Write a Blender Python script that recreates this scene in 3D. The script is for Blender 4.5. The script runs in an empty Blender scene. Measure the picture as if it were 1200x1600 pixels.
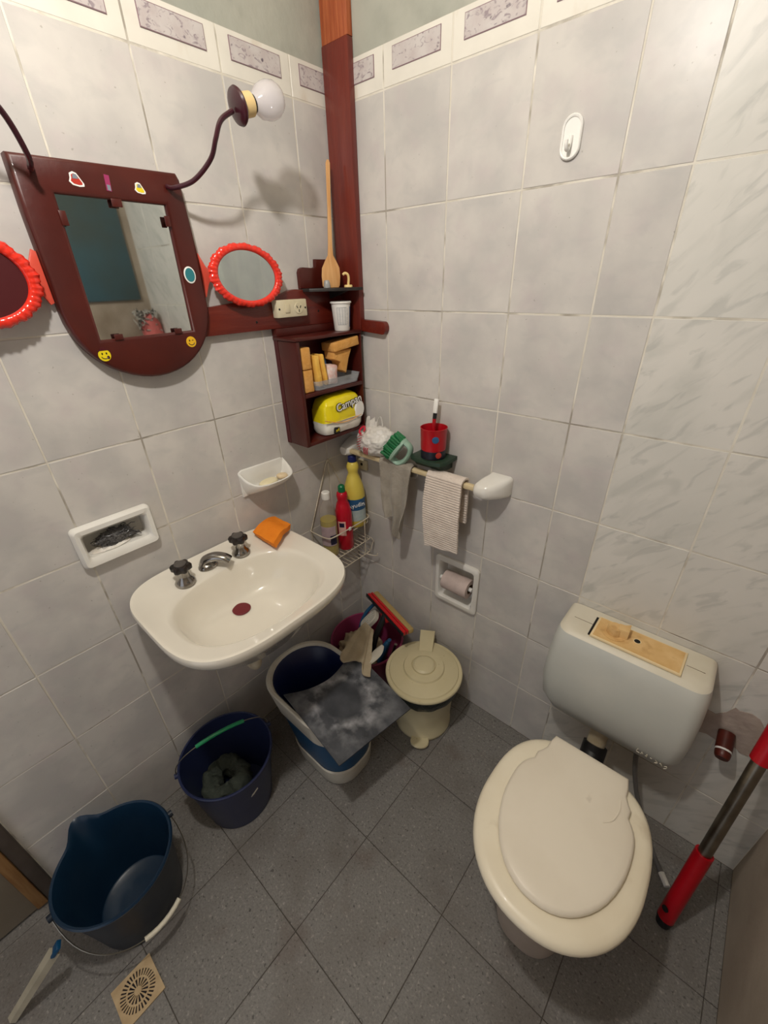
import bpy, bmesh, math, random
from mathutils import Vector, Matrix, noise
random.seed(7)
PI = math.pi
S = bpy.context.scene
C = S.collection

# ------------------------------------------------------------------ camera
cam_d = bpy.data.cameras.new('camera'); cam = bpy.data.objects.new('camera', cam_d); C.objects.link(cam)
cam_d.sensor_fit = 'HORIZONTAL'; cam_d.sensor_width = 36.0; cam_d.lens = 36.0*648.535/1200.0
cam_d.clip_start = 0.01
cam.matrix_world = Matrix(((0.75795, -0.30083, 0.5788, 1.1186), (0.65181, 0.38381, -0.65409, -1.0849),
                           (-0.02538, 0.87304, 0.48699, 1.5710), (0, 0, 0, 1)))
S.camera = cam
# ------------------------------------------------------------------ world, light, exposure
w = bpy.data.worlds.new('world'); S.world = w; w.use_nodes = True
w.node_tree.nodes['Background'].inputs[0].default_value = (0.9, 0.93, 1.0, 1)
w.node_tree.nodes['Background'].inputs[1].default_value = 0.6
LAMP = (0.72, -0.99, 2.24)
ld = bpy.data.lights.new('ceiling_bulb_light', 'POINT'); ld.energy = 28; ld.color = (1.0, 0.955, 0.895); ld.shadow_soft_size = 0.035
lo = bpy.data.objects.new('ceiling_bulb_light', ld); lo.location = LAMP; C.objects.link(lo)
S.view_settings.view_transform = 'Standard'; S.view_settings.look = 'None'
S.view_settings.gamma = 1.0; S.view_settings.use_curve_mapping = False
S.view_settings.exposure = 0.28

# ------------------------------------------------------------------ materials
def lin(c):
    def f(v): return v/12.92 if v <= 0.04045 else ((v+0.055)/1.055)**2.4
    if isinstance(c, str):
        c = tuple(int(c[i:i+2], 16)/255 for i in (0, 2, 4))
    return tuple(f(v) for v in c[:3])+(1.0,)
def mat(name, col, rough=0.5, metal=0.0, col2=None, scale=8.0, detail=4.0, bump=0.0, bscale=60.0, trans=0.0,
        ior=1.45, coat=0.0, spec=0.5, lo=0.35, hi=0.65, alpha=1.0, stretch=None, emit=None, sheen=0.0, rvar=0.0, sss=0.0):
    m = bpy.data.materials.new(name); m.use_nodes = True
    nt = m.node_tree; N = nt.nodes; L = nt.links; b = N['Principled BSDF']
    b.inputs['Base Color'].default_value = lin(col); b.inputs['Roughness'].default_value = rough
    b.inputs['Metallic'].default_value = metal; b.inputs['IOR'].default_value = ior
    b.inputs['Transmission Weight'].default_value = trans; b.inputs['Coat Weight'].default_value = coat
    b.inputs['Specular IOR Level'].default_value = spec; b.inputs['Alpha'].default_value = alpha
    b.inputs['Sheen Weight'].default_value = sheen
    if sss:
        b.inputs['Subsurface Weight'].default_value = sss; b.inputs['Subsurface Radius'].default_value = (0.01, 0.008, 0.006)
    g = N.new('ShaderNodeNewGeometry'); pos = g.outputs['Position']
    if stretch:
        mp = N.new('ShaderNodeMapping'); mp.inputs['Scale'].default_value = stretch[:3]
        if len(stretch) > 3: mp.inputs['Rotation'].default_value = stretch[3]
        L.new(pos, mp.inputs['Vector']); pos = mp.outputs[0]
    if col2:
        n = N.new('ShaderNodeTexNoise'); n.inputs['Scale'].default_value = scale; n.inputs['Detail'].default_value = detail
        L.new(pos, n.inputs['Vector'])
        r = N.new('ShaderNodeValToRGB'); r.color_ramp.elements[0].position = lo; r.color_ramp.elements[1].position = hi
        r.color_ramp.elements[0].color = lin(col); r.color_ramp.elements[1].color = lin(col2)
        L.new(n.outputs['Fac'], r.inputs[0]); L.new(r.outputs[0], b.inputs['Base Color'])
        m['ramp'] = r.name
    if bump:
        n2 = N.new('ShaderNodeTexNoise'); n2.inputs['Scale'].default_value = bscale; n2.inputs['Detail'].default_value = 3
        L.new(pos, n2.inputs['Vector'])
        bp = N.new('ShaderNodeBump'); bp.inputs['Strength'].default_value = 1.0; bp.inputs['Distance'].default_value = bump
        L.new(n2.outputs['Fac'], bp.inputs['Height']); L.new(bp.outputs[0], b.inputs['Normal'])
    return m
def mix_in(m, fac_socket_fn, col):
    """lay a second colour over the base colour with a procedural factor"""
    nt = m.node_tree; N = nt.nodes; L = nt.links; b = N['Principled BSDF']
    mx = N.new('ShaderNodeMix'); mx.data_type = 'RGBA'
    src = b.inputs['Base Color'].links[0].from_socket if b.inputs['Base Color'].is_linked else None
    if src: L.new(src, mx.inputs['A'])
    else: mx.inputs['A'].default_value = b.inputs['Base Color'].default_value
    mx.inputs['B'].default_value = lin(col)
    L.new(fac_socket_fn(nt), mx.inputs['Factor']); L.new(mx.outputs['Result'], b.inputs['Base Color'])
def nfac(scale, lo, hi, stretch=(1, 1, 1), rot=(0, 0, 0), detail=4, dist=0.0, loc=(0, 0, 0), amount=1.0):
    def fn(nt):
        N = nt.nodes; L = nt.links
        g = N.new('ShaderNodeNewGeometry'); mp = N.new('ShaderNodeMapping')
        mp.inputs['Scale'].default_value = stretch; mp.inputs['Rotation'].default_value = rot; mp.inputs['Location'].default_value = loc
        mp.vector_type = 'TEXTURE'; mp.inputs['Scale'].default_value = tuple(1/q for q in stretch)
        L.new(g.outputs['Position'], mp.inputs['Vector'])
        n = N.new('ShaderNodeTexNoise'); n.inputs['Scale'].default_value = scale; n.inputs['Detail'].default_value = detail
        n.inputs['Distortion'].default_value = dist
        L.new(mp.outputs[0], n.inputs['Vector'])
        r = N.new('ShaderNodeMapRange'); r.inputs['From Min'].default_value = lo; r.inputs['From Max'].default_value = hi
        r.inputs['To Max'].default_value = amount
        L.new(n.outputs['Fac'], r.inputs['Value']); return r.outputs[0]
    return fn
def randvar(m, amt):
    """small per-object brightness difference, as between one tile and the next"""
    nt = m.node_tree; N = nt.nodes; L = nt.links; b = N['Principled BSDF']
    oi = N.new('ShaderNodeObjectInfo'); r = N.new('ShaderNodeMapRange'); r.inputs['To Min'].default_value = 1-amt; r.inputs['To Max'].default_value = 1+amt
    hs = N.new('ShaderNodeHueSaturation'); L.new(oi.outputs['Random'], r.inputs['Value']); L.new(r.outputs[0], hs.inputs['Value'])
    src = b.inputs['Base Color'].links[0].from_socket; L.new(src, hs.inputs['Color']); L.new(hs.outputs[0], b.inputs['Base Color'])
M = {}
M['tile'] = mat('glazed_grey_tile', 'BDB9B5', 0.33, col2='CEC9C3', scale=7, detail=5, bump=0.0012, bscale=9, spec=0.3, lo=0.38, hi=0.62)
mix_in(M['tile'], nfac(13, 0.5, 0.8, detail=5, loc=(3, 1, 2), amount=0.5), 'BEB1B3')
mix_in(M['tile'], nfac(16, 0.52, 0.72, (1, 1, 1.5), detail=6, dist=0.6, loc=(7, 5, 2), amount=0.35), 'B0AFAD')
mix_in(M['tile'], nfac(120, 0.745, 0.78, detail=1, loc=(1, 9, 4), amount=0.5), '8F8A80')
randvar(M['tile'], 0.035)
M['marble'] = mat('pale_veined_tile', 'CFCCC5', 0.36, col2='D7D3CC', spec=0.3, scale=6, detail=4, bump=0.0012, bscale=9)
mix_in(M['marble'], nfac(6, 0.50, 0.66, (1.0, 1, 3.2), (0, math.radians(-50), 0), 5, 0.8, (2, 0, 5), 0.55), 'BBBAB3')
mix_in(M['marble'], nfac(12, 0.56, 0.66, (1.0, 1, 3.4), (0, math.radians(-46), 0), 4, 0.8, (4, 0, 1), 0.42), 'ABABA6')
randvar(M['marble'], 0.02)
M['border'] = mat('cream_border_tile', 'E4DFD4', 0.25, col2='DAD5CA', scale=10, bump=0.0008, bscale=14)
mix_in(M['border'], nfac(16, 0.62, 0.75, (1, 1, 0.4), amount=0.4), 'C4AF93')
M['print'] = mat('border_print', 'C9C2BF', 0.25, col2='BDB2B0', scale=30)
mix_in(M['print'], nfac(55, 0.56, 0.66, (1, 1, 1.6), detail=5, dist=1.5, amount=0.8), '8D7F86')
mix_in(M['print'], nfac(38, 0.66, 0.70, detail=2, loc=(5, 5, 5), amount=0.9), '5B4E5C')
M['printline'] = mat('border_print_line', '8A7077', 0.4)
M['grout'] = mat('grout', 'DED8CC', 0.8, col2='CBC4B6', scale=14, bump=0.0012, bscale=120)
mix_in(M['grout'], nfac(7, 0.54, 0.64, amount=0.75), '8A8278')
M['plaster'] = mat('grey_green_plaster', 'A2A398', 0.8, col2='AFAEA2', scale=5, bump=0.002, bscale=30)
mix_in(M['plaster'], nfac(11, 0.5, 0.75, detail=8, amount=0.6), '8A8A80')
M['plasterR'] = mat('beige_plaster', 'A09282', 0.85, col2='B0A292', scale=4, bump=0.002, bscale=40)
mix_in(M['plasterR'], nfac(5, 0.5, 0.7, amount=0.7), '82705E')
M['ceil'] = mat('ceiling_paint', 'C8C2B2', 0.9, bump=0.001)
M['floor'] = mat('grey_floor_tile', '767370', 0.5, col2='85827E', scale=180, detail=3, bump=0.0006, bscale=260, spec=0.4)
mix_in(M['floor'], nfac(110, 0.60, 0.70, detail=3, loc=(3, 3, 3), amount=0.65), 'A7A29B')
mix_in(M['floor'], nfac(130, 0.60, 0.70, detail=3, loc=(8, 3, 3), amount=0.7), '3D3B39')
mix_in(M['floor'], nfac(5, 0.48, 0.72, detail=6, loc=(2, 7, 0), amount=0.6), '5F5750')
mix_in(M['floor'], nfac(7, 0.60, 0.75, detail=6, loc=(9, 1, 0), amount=0.5), '625048')
mix_in(M['floor'], nfac(45, 0.72, 0.76, detail=2, loc=(2, 2, 6), amount=0.6), '2F2D2B')
randvar(M['floor'], 0.05)
M['fgrout'] = mat('floor_joint', '5A554F', 0.95, col2='46413C', scale=30, bump=0.001)
M['ceramic'] = mat('white_ceramic', 'E9E3D6', 0.12, col2='E2DCCF', scale=5, coat=0.3)
M['ceramicW'] = mat('bright_white_ceramic', 'E8E6E0', 0.15, col2='DEDAD2', scale=9, coat=0.2)
M['tank'] = mat('grey_white_plastic', 'C9C9C2', 0.38, col2='C0C2BC', scale=6)
M['tanktop'] = mat('yellowed_plastic_top', 'DCD6C6', 0.4, col2='D2CAB6', scale=9)
M['seat'] = mat('cream_toilet_seat', 'EEE5CF', 0.36, col2='E6DBC3', scale=6, coat=0.1)
mix_in(M['seat'], nfac(14, 0.62, 0.75, amount=0.35), 'B9A88C')
M['lid'] = mat('cream_toilet_lid', 'EAE1D0', 0.38, col2='E2D8C6', scale=5)
mix_in(M['lid'], nfac(26, 0.68, 0.76, (1, .5, 1), amount=0.4), 'A89A86')
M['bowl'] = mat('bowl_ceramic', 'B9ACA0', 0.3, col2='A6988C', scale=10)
M['yplastic'] = mat('aged_yellow_plastic', 'E2BE85', 0.45, col2='D5AC70', scale=22)
mix_in(M['yplastic'], nfac(30, 0.6, 0.72, amount=0.5), 'B98A52')
M['yedge'] = mat('aged_cream_plastic', 'EAD3A6', 0.45)
M['maroon'] = mat('maroon_painted_wood', '4E170F', 0.4, col2='44130D', scale=12, bump=0.0006, bscale=40, coat=0.15)
M['maroon2'] = mat('red_brown_painted_wood', '64221A', 0.34, col2='722A1E', scale=9, stretch=(8, 8, 0.7), bump=0.0008, bscale=30, coat=0.25)
M['maroonH'] = mat('red_brown_stained_board', '5E1B12', 0.34, col2='6B2417', scale=9, stretch=(8, .7, 8), bump=0.0006, bscale=30, coat=0.2)
M['pine'] = mat('bare_orange_wood', '9A4A28', 0.5, col2='B4633A', scale=10, stretch=(12, 12, 0.9), bump=0.001, bscale=40)
M['doorwood'] = mat('worn_orange_wood_edge', '8C6238', 0.65, col2='A27A4C', scale=10, stretch=(10, 10, 1))
M['doorframe'] = mat('dark_brown_frame', '4A4038', 0.6, col2='5A5048', scale=12)
M['door'] = mat('beige_door', '8E8373', 0.6, col2='7D7160', scale=5)
M['spoon'] = mat('pale_beech', 'D9A871', 0.55, col2='CB955C', scale=10, stretch=(10, 10, 0.8))
M['black'] = mat('black_painted_wood', '1E1A19', 0.45, col2='2C2624', scale=20)
M['mirror'] = mat('mirror_glass', 'D4D8D6', 0.03, metal=1.0)
M['mirror2'] = mat('small_mirror_glass', 'C4CCCA', 0.05, metal=1.0)
M['redplastic'] = mat('glossy_red_plastic', 'EE3A2C', 0.16, col2='E2301F', scale=8, coat=0.4, sss=0.15)
M['redclear'] = mat('translucent_red_plastic', 'F0604C', 0.3, alpha=0.75)
M['darkred'] = mat('dark_red_panel', '4A1519', 0.4)
M['lamparm'] = mat('dark_plum_metal', '3F1620', 0.28, col2='34121C', scale=10, coat=0.3)
M['socket'] = mat('cream_lamp_socket', 'E3C995', 0.45, col2='D9BB82', scale=20)
M['bulb'] = mat('pearl_bulb_glass', 'DAD4D6', 0.10, alpha=0.55, coat=0.5)
M['bulbin'] = mat('bulb_inner_coating', 'D8CCC8', 0.6)
M['outlet'] = mat('aged_cream_outlet', 'DCD2B6', 0.4, col2='D0C4A4', scale=20)
M['dark'] = mat('dark_slot', '15110F', 0.7)
M['whiteP'] = mat('white_plastic', 'EDEBE6', 0.3)
M['cream'] = mat('cream_pedal_bin_plastic', 'D2C7A4', 0.36, col2='CABE99', scale=8)
mix_in(M['cream'], nfac(60, 0.68, 0.74, amount=0.35), '9E8C5E')
M['bag'] = mat('black_bin_liner', '1A2220', 0.3, bump=0.004, bscale=50)
M['navy'] = mat('dark_teal_bucket_plastic', '163048', 0.32, col2='122B42', scale=8, bump=0.0003)
M['navyout'] = mat('charcoal_bucket_outside', '1E2733', 0.42, col2='1A2330', scale=8)
M['indigo'] = mat('dark_indigo_bucket_plastic', '222A4C', 0.38, col2='1E2646', scale=9)
M['blue'] = mat('blue_bucket_plastic', '0F4B74', 0.35, col2='0C4268', scale=9)
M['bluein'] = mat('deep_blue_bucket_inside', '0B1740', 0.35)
M['pink'] = mat('magenta_pink_plastic', '94395E', 0.36, col2='863154', scale=9)
M['greyw'] = mat('grimy_white_plastic', 'D0CBBE', 0.42, col2='BCB5A6', scale=12)
M['mat'] = mat('stained_grey_rubber', '33353A', 0.6, col2='4C4E53', scale=12, bump=0.0006, bscale=80)
M['steel'] = mat('brushed_steel', '9A9488', 0.32, metal=1.0, col2='807A70', scale=20)
M['chrome'] = mat('worn_chrome', 'A9A6A2', 0.16, metal=1.0, col2='8E8A86', scale=20)
M['wirew'] = mat('white_coated_wire', 'D6CDBB', 0.4, col2='B9AC98', scale=30)
M['knob'] = mat('black_tap_handle', '1B1716', 0.35, col2='2B201C', scale=30)
M['knobc'] = mat('dull_grey_tap_cap', '6A6562', 0.35, metal=0.6)
M['orange'] = mat('orange_cleaning_cloth', 'EE8A1E', 0.8, col2='E57E14', scale=20, bump=0.001, bscale=120)
M['plug'] = mat('dark_red_rubber', '6E1A22', 0.5)
M['tan'] = mat('tan_sponge', 'D99C4E', 0.9, col2='E4AA60', scale=40, bump=0.002, bscale=160)
M['ysponge'] = mat('yellow_sponge', 'EDB64C', 0.9, col2='F2C25E', scale=40, bump=0.0015, bscale=160)
M['clear'] = mat('clear_tray_plastic', 'C9CDD2', 0.12, alpha=0.35, coat=0.3)
M['pinkpk'] = mat('pink_white_wrapper', 'E9BDB4', 0.4, col2='F2E6E2', scale=50, lo=.4, hi=.6)
M['bluepk'] = mat('blue_wrapper', '3F6B92', 0.4, col2='7C93A8', scale=40)
M['soap'] = mat('cream_soap', 'E9DFBE', 0.45, col2='E2D6B0', scale=20)
M['soap2'] = mat('beige_soap', 'D8C3A0', 0.5)
M['wool'] = mat('black_steel_wool', '1C1A1B', 0.3, col2='6E6C6C', scale=320)
M['suds'] = mat('dried_soap_residue', 'EFEBE4', 0.7, col2='D8D0C4', scale=50, bump=0.003)
M['beige_bar'] = mat('cream_towel_bar', 'DBC9A2', 0.4, col2='CDB88E', scale=30)
M['grayrag'] = mat('grey_cotton_rag', 'A29A8E', 0.95, col2='8F877B', scale=20, bump=0.002, bscale=150, sheen=0.2)
M['towel'] = mat('cream_knitted_towel', 'DDD0C4', 0.95, col2='D2C4B8', scale=30, bump=0.002, bscale=220, sheen=0.2)
M['dirtycloth'] = mat('beige_cleaning_rag', 'B8A98F', 0.95, col2='A99A80', scale=14, bump=0.002, bscale=160)
M['darkrag'] = mat('dark_green_grey_rag', '3C423B', 0.95, col2='50564D', scale=20, bump=0.004, bscale=110)
M['green'] = mat('green_bristles', '1E7A46', 0.5, col2='176238', scale=60)
M['mint'] = mat('mint_grey_plastic', '8FB09C', 0.4, col2='9DBAA8', scale=12)
M['dgreen'] = mat('dark_green_painted_shelf', '1E3326', 0.4, col2='243B2C', scale=14)
M['redcup'] = mat('red_plastic_cup', 'B4101E', 0.28, col2='A40E1A', scale=10)
M['navycup'] = mat('navy_print', '10121F', 0.35)
M['pvcbag'] = mat('white_carrier_bag', 'E4E0DA', 0.35, alpha=0.88, bump=0.006, bscale=45)
M['redprint'] = mat('red_print', 'C8203A', 0.4)
M['paper'] = mat('pale_pink_paper', 'C9B7B0', 0.9, col2='BEACA5', scale=40, bump=0.0006, bscale=120)
M['kraft'] = mat('cardboard_core', '6B5340', 0.9)
M['yellowb'] = mat('yellow_bottle_plastic', 'E3CC5C', 0.32, col2='D9C04C', scale=10)
M['redb'] = mat('red_bottle_plastic', 'C3122C', 0.26, col2='B81026', scale=10)
M['clearb'] = mat('clear_bottle_plastic', 'CBC3B8', 0.08, alpha=0.22, coat=0.4)
M['oil'] = mat('yellow_green_liquid', 'B8A21A', 0.15, col2='A08C12', scale=10, alpha=0.95)
M['capblue'] = mat('navy_cap', '15205A', 0.35)
M['capgreen'] = mat('green_cap', '0E6E42', 0.35)
M['capwhite'] = mat('white_cap', 'E9E6DE', 0.35)
M['labelL'] = mat('lilac_label', 'B9A4A8', 0.5, col2='AC969C', scale=40)
M['labelN'] = mat('navy_label_patch', '1D1A3A', 0.5)
M['labelB'] = mat('blue_label', '2F5F8C', 0.4, col2='28557F', scale=20)
M['labelP'] = mat('pale_blue_label', 'B7C4C2', 0.45, col2='A7B7B8', scale=60)
M['labelR'] = mat('pink_label', 'E8A79B', 0.5, col2='E8BFB5', scale=40)
M['packY'] = mat('yellow_pack_film', 'F2DE1E', 0.22, bump=0.004, bscale=30, coat=0.3)
M['packW'] = mat('white_pack_film', 'E8E5DA', 0.25, bump=0.004, bscale=30, coat=0.3)
M['blackink'] = mat('black_ink', '141212', 0.4)
M['whiteink'] = mat('white_ink', 'F2F0EA', 0.4)
M['greyink'] = mat('grey_ink', '7D8590', 0.5)
M['yink'] = mat('yellow_ink', 'F5DC30', 0.4)
M['smile'] = mat('yellow_sticker', 'E8D01C', 0.3, coat=0.4)
M['smileO'] = mat('orange_sticker', 'E8B41C', 0.3, coat=0.4)
M['teal'] = mat('teal_sticker', '2E7C84', 0.3)
M['redst'] = mat('red_sticker', 'B8382C', 0.35)
M['pinkst'] = mat('magenta_sticker', '9A3560', 0.35)
M['cement'] = mat('bare_brown_render', 'B3A398', 0.9, col2='A29288', scale=20, bump=0.002, bscale=80)
M['rustpipe'] = mat('brown_pipe', '5A2218', 0.4, col2='48180F', scale=30)
M['hose'] = mat('grey_flexible_hose', '6F6D6C', 0.45)
M['blackrub'] = mat('black_rubber', '141416', 0.45)
M['pipep'] = mat('dirty_cream_pipe', 'C9BEA6', 0.5, col2='B7A88C', scale=30)
M['redhandle'] = mat('red_grip', 'B60A1C', 0.3, col2='A50818', scale=12)
M['drain'] = mat('beige_drain_grate', 'C9B08A', 0.5, col2='B99E78', scale=30)
M['drainhole'] = mat('dark_drain_hole', '120F1E', 0.6)
M['tealpanel'] = mat('dark_teal_panel', '44626C', 0.4, col2='4A5654', scale=3)
M['towelp'] = mat('coral_pink_cloth', 'C96A66', 0.9)
M['lace'] = mat('black_white_cloth', '2A2826', 0.9, col2='B5B0A8', scale=60, lo=.45, hi=.55)
M['stickw'] = mat('grimy_pale_handle', 'BDB49E', 0.45, col2='A69D89', scale=12)
M['greengrip'] = mat('translucent_green_grip', '1E8A5A', 0.25, coat=0.4)
M['whitegrip'] = mat('white_grip', 'D9D2BF', 0.4)
M['bluetool'] = mat('blue_tool_plastic', '1F4F74', 0.4)
M['beigebar'] = mat('beige_foam', 'A8905C', 0.8)
M['redblade'] = mat('red_squeegee_blade', 'C01E22', 0.35)
M['cupw'] = mat('white_tub_plastic', 'EDEAE4', 0.35)
M['greyclear'] = mat('small_grey_cap', '9A9A98', 0.3, coat=0.3)
M['ycream'] = mat('pale_yellow_hook_plastic', 'E6C987', 0.4)

# ------------------------------------------------------------------ helpers
ORG = {}                                   # world origin of every parent, so parts are modelled in room coordinates
def finish(bm, name, m, parent=None, origin=None, smooth=35, mats=None):
    me = bpy.data.meshes.new(name)
    bmesh.ops.recalc_face_normals(bm, faces=bm.faces)
    bm.verts.ensure_lookup_table()
    if origin is None:
        if parent is not None: origin = ORG[parent.name]
        else:
            xs = [v.co.x for v in bm.verts]; ys = [v.co.y for v in bm.verts]; zs = [v.co.z for v in bm.verts]
            origin = Vector(((min(xs)+max(xs))/2, (min(ys)+max(ys))/2, min(zs)))
    origin = Vector(origin)
    bmesh.ops.translate(bm, verts=bm.verts, vec=-origin)
    bm.to_mesh(me); bm.free()
    for mm in ([m] if not mats else mats): me.materials.append(mm)
    if smooth:
        for p in me.polygons: p.use_smooth = True
        me.set_sharp_from_angle(angle=math.radians(smooth))
    o = bpy.data.objects.new(name, me); C.objects.link(o)
    if parent is not None:
        o.parent = parent; o.location = origin-ORG[parent.name]
    else: o.location = origin
    ORG[o.name] = origin
    return o
def thing(name, label, cat, loc, group=None):
    o = bpy.data.objects.new(name, None); C.objects.link(o); o.location = loc; o.empty_display_size = 0.02
    o['label'] = label; o['category'] = cat
    if group: o['group'] = group
    ORG[o.name] = Vector(loc); return o
def tag(o, label, cat, group=None):
    o['label'] = label; o['category'] = cat
    if group: o['group'] = group
    return o
def struct(o): o['kind'] = 'structure'; return o
def B(): return bmesh.new()
def box(bm, x0, x1, y0, y1, z0, z1, bev=0.0, seg=2, M4=None):
    r = bmesh.ops.create_cube(bm, size=1.0)
    vs = r['verts']
    for v in vs: v.co = Vector(((x0+x1)/2+v.co.x*(x1-x0), (y0+y1)/2+v.co.y*(y1-y0), (z0+z1)/2+v.co.z*(z1-z0)))
    if bev:
        es = list({e for v in vs for e in v.link_edges})
        rr = bmesh.ops.bevel(bm, geom=es, offset=bev, segments=seg, affect='EDGES', profile=0.5)
        vs = list({v for f in rr['faces'] for v in f.verts} | {v for v in vs if v.is_valid})
    if M4: bmesh.ops.transform(bm, matrix=M4, verts=vs)
    return vs
def smoothpts(pts, n=8, closed=False):
    P = [Vector(p) for p in pts]; out = []
    m = len(P)
    rng = range(m) if closed else range(m-1)
    for i in rng:
        p0 = P[i-1] if (i > 0 or closed) else P[0]*2-P[1]
        p1 = P[i]; p2 = P[(i+1) % m]
        p3 = P[(i+2) % m] if (i+2 < m or closed) else p2*2-p1
        for k in range(n):
            t = k/n
            out.append(0.5*((2*p1)+(p2-p0)*t+(2*p0-5*p1+4*p2-p3)*t*t+(3*p1-p0-3*p2+p3)*t**3))
    if not closed: out.append(P[-1])
    return out
def tube(bm, pts, r, n=8, closed=False, flat=1.0, up=None):
    P = [Vector(p) for p in pts]; m = len(P); rings = []
    rr = r if callable(r) else (lambda t: r)
    prev = None
    for i, p in enumerate(P):
        a = P[(i-1) % m] if (i > 0 or closed) else P[i]
        b = P[(i+1) % m] if (i < m-1 or closed) else P[i]
        t = (b-a).normalized()
        if up is not None: nrm = (Vector(up)-t*t.dot(Vector(up))).normalized()
        elif prev is None:
            q = Vector((0, 0, 1)) if abs(t.z) < 0.9 else Vector((1, 0, 0)); nrm = (q-t*t.dot(q)).normalized()
        else: nrm = (prev-t*t.dot(prev)).normalized()
        prev = nrm; bi = t.cross(nrm); R = rr(i/(m-1 if m > 1 else 1))
        rings.append([bm.verts.new(p+nrm*(R*flat*math.cos(2*PI*k/n))+bi*(R*math.sin(2*PI*k/n))) for k in range(n)])
    cnt = m if closed else m-1
    for i in range(cnt):
        A = rings[i]; Bq = rings[(i+1) % m]
        for k in range(n): bm.faces.new((A[k], A[(k+1) % n], Bq[(k+1) % n], Bq[k]))
    if not closed:
        bm.faces.new(rings[0][::-1]); bm.faces.new(rings[-1])
def lathe(bm, prof, c=(0, 0, 0), n=32, M4=None, sx=1, sy=1, cap0=True, cap1=True, a0=0, a1=2*PI):
    """prof: list of (r, z)"""
    c = Vector(c); rings = []; full = abs(a1-a0-2*PI) < 1e-6
    nn = n if full else n+1
    for r, z in prof:
        ring = []
        for k in range(nn):
            a = a0+(a1-a0)*k/n; p = Vector((r*sx*math.cos(a), r*sy*math.sin(a), z))
            if M4: p = M4 @ p
            ring.append(bm.verts.new(c+p))
        rings.append(ring)
    for A, Bq in zip(rings, rings[1:]):
        for k in range(n):
            k2 = (k+1) % nn
            bm.faces.new((A[k], A[k2], Bq[k2], Bq[k]))
    if full and cap0: bm.faces.new(rings[0][::-1])
    if full and cap1: bm.faces.new(rings[-1])
    return rings
def loft(bm, loops, cap0=True, cap1=True, close=True):
    R = [[bm.verts.new(Vector(p)) for p in l] for l in loops]; n = len(R[0])
    for A, Bq in zip(R, R[1:]):
        for k in range(n if close else n-1): bm.faces.new((A[k], A[(k+1) % n], Bq[(k+1) % n], Bq[k]))
    if close and cap0: bm.faces.new(R[0][::-1])
    if close and cap1: bm.faces.new(R[-1])
    return R
def sup(cx, cy, a, b, z, e=2.0, n=48, rot=0.0):
    out = []
    for k in range(n):
        t = 2*PI*k/n; c, s = math.cos(t), math.sin(t)
        x = a*math.copysign(abs(c)**(2/e), c); y = b*math.copysign(abs(s)**(2/e), s)
        out.append((cx+x*math.cos(rot)-y*math.sin(rot), cy+x*math.sin(rot)+y*math.cos(rot), z))
    return out
def plate(bm, outer, holes, place, d0, d1, bev=0.0):
    """2D outline with holes, thickened between depths d0 and d1; place(u, v, d) -> point"""
    es = []
    for loop in [outer]+list(holes):
        vs = [bm.verts.new((p[0], p[1], 0)) for p in loop]
        es += [bm.edges.new((vs[i], vs[(i+1) % len(vs)])) for i in range(len(vs))]
    r = bmesh.ops.triangle_fill(bm, use_beauty=True, use_dissolve=False, edges=es)
    fs = [g for g in r['geom'] if isinstance(g, bmesh.types.BMFace)]
    ex = bmesh.ops.extrude_face_region(bm, geom=fs, use_keep_orig=True)
    top = [g for g in ex['geom'] if isinstance(g, bmesh.types.BMVert)]
    for v in top: v.co.z = 1
    if bev:
        te = [e for e in bm.edges if e.verts[0].co.z > .5 and e.verts[1].co.z > .5 and len(e.link_faces) == 2 and
              any(abs(f.calc_center_median().z-0.5) < .4 for f in e.link_faces)]
        for v in bm.verts: v.co.z *= (d1-d0)
        bmesh.ops.bevel(bm, geom=te, offset=bev, segments=2, affect='EDGES', profile=0.5)
        for v in bm.verts: v.co = Vector(place(v.co.x, v.co.y, d0+v.co.z))
    else:
        for v in bm.verts: v.co = Vector(place(v.co.x, v.co.y, d0+v.co.z*(d1-d0)))
LW = lambda u, v, d: (d, u, v)             # on the left wall: u = y, v = z, depth = x
BW = lambda u, v, d: (u, -d, v)            # on the back wall: u = x, v = z, depth = -y
FL = lambda u, v, d: (u, v, d)
def sheet(bm, fn, nu, nv, th):
    g = [[Vector(fn(i/nu, j/nv)) for j in range(nv+1)] for i in range(nu+1)]
    top = []; bot = []
    for i in range(nu+1):
        rt = []; rb = []
        for j in range(nv+1):
            du = g[min(i+1, nu)][j]-g[max(i-1, 0)][j]; dv = g[i][min(j+1, nv)]-g[i][max(j-1, 0)]
            nn = du.cross(dv)
            nn = nn.normalized() if nn.length > 1e-12 else Vector((0, 0, 1))
            rt.append(bm.verts.new(g[i][j]+nn*th/2)); rb.append(bm.verts.new(g[i][j]-nn*th/2))
        top.append(rt); bot.append(rb)
    for i in range(nu):
        for j in range(nv):
            bm.faces.new((top[i][j], top[i+1][j], top[i+1][j+1], top[i][j+1]))
            bm.faces.new((bot[i][j], bot[i][j+1], bot[i+1][j+1], bot[i+1][j]))
    for i in range(nu):
        bm.faces.new((top[i][0], bot[i][0], bot[i+1][0], top[i+1][0])); bm.faces.new((top[i][nv], top[i+1][nv], bot[i+1][nv], bot[i][nv]))
    for j in range(nv):
        bm.faces.new((top[0][j], top[0][j+1], bot[0][j+1], bot[0][j])); bm.faces.new((top[nu][j], bot[nu][j], bot[nu][j+1], top[nu][j+1]))
def rough_up(bm, amp, scale, seed=0.0, where=None):
    for v in bm.verts:
        if where and not where(v.co): continue
        nv = noise.noise_vector(v.co*scale+Vector((seed, seed*1.7, 3)))
        v.co += nv*amp
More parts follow.
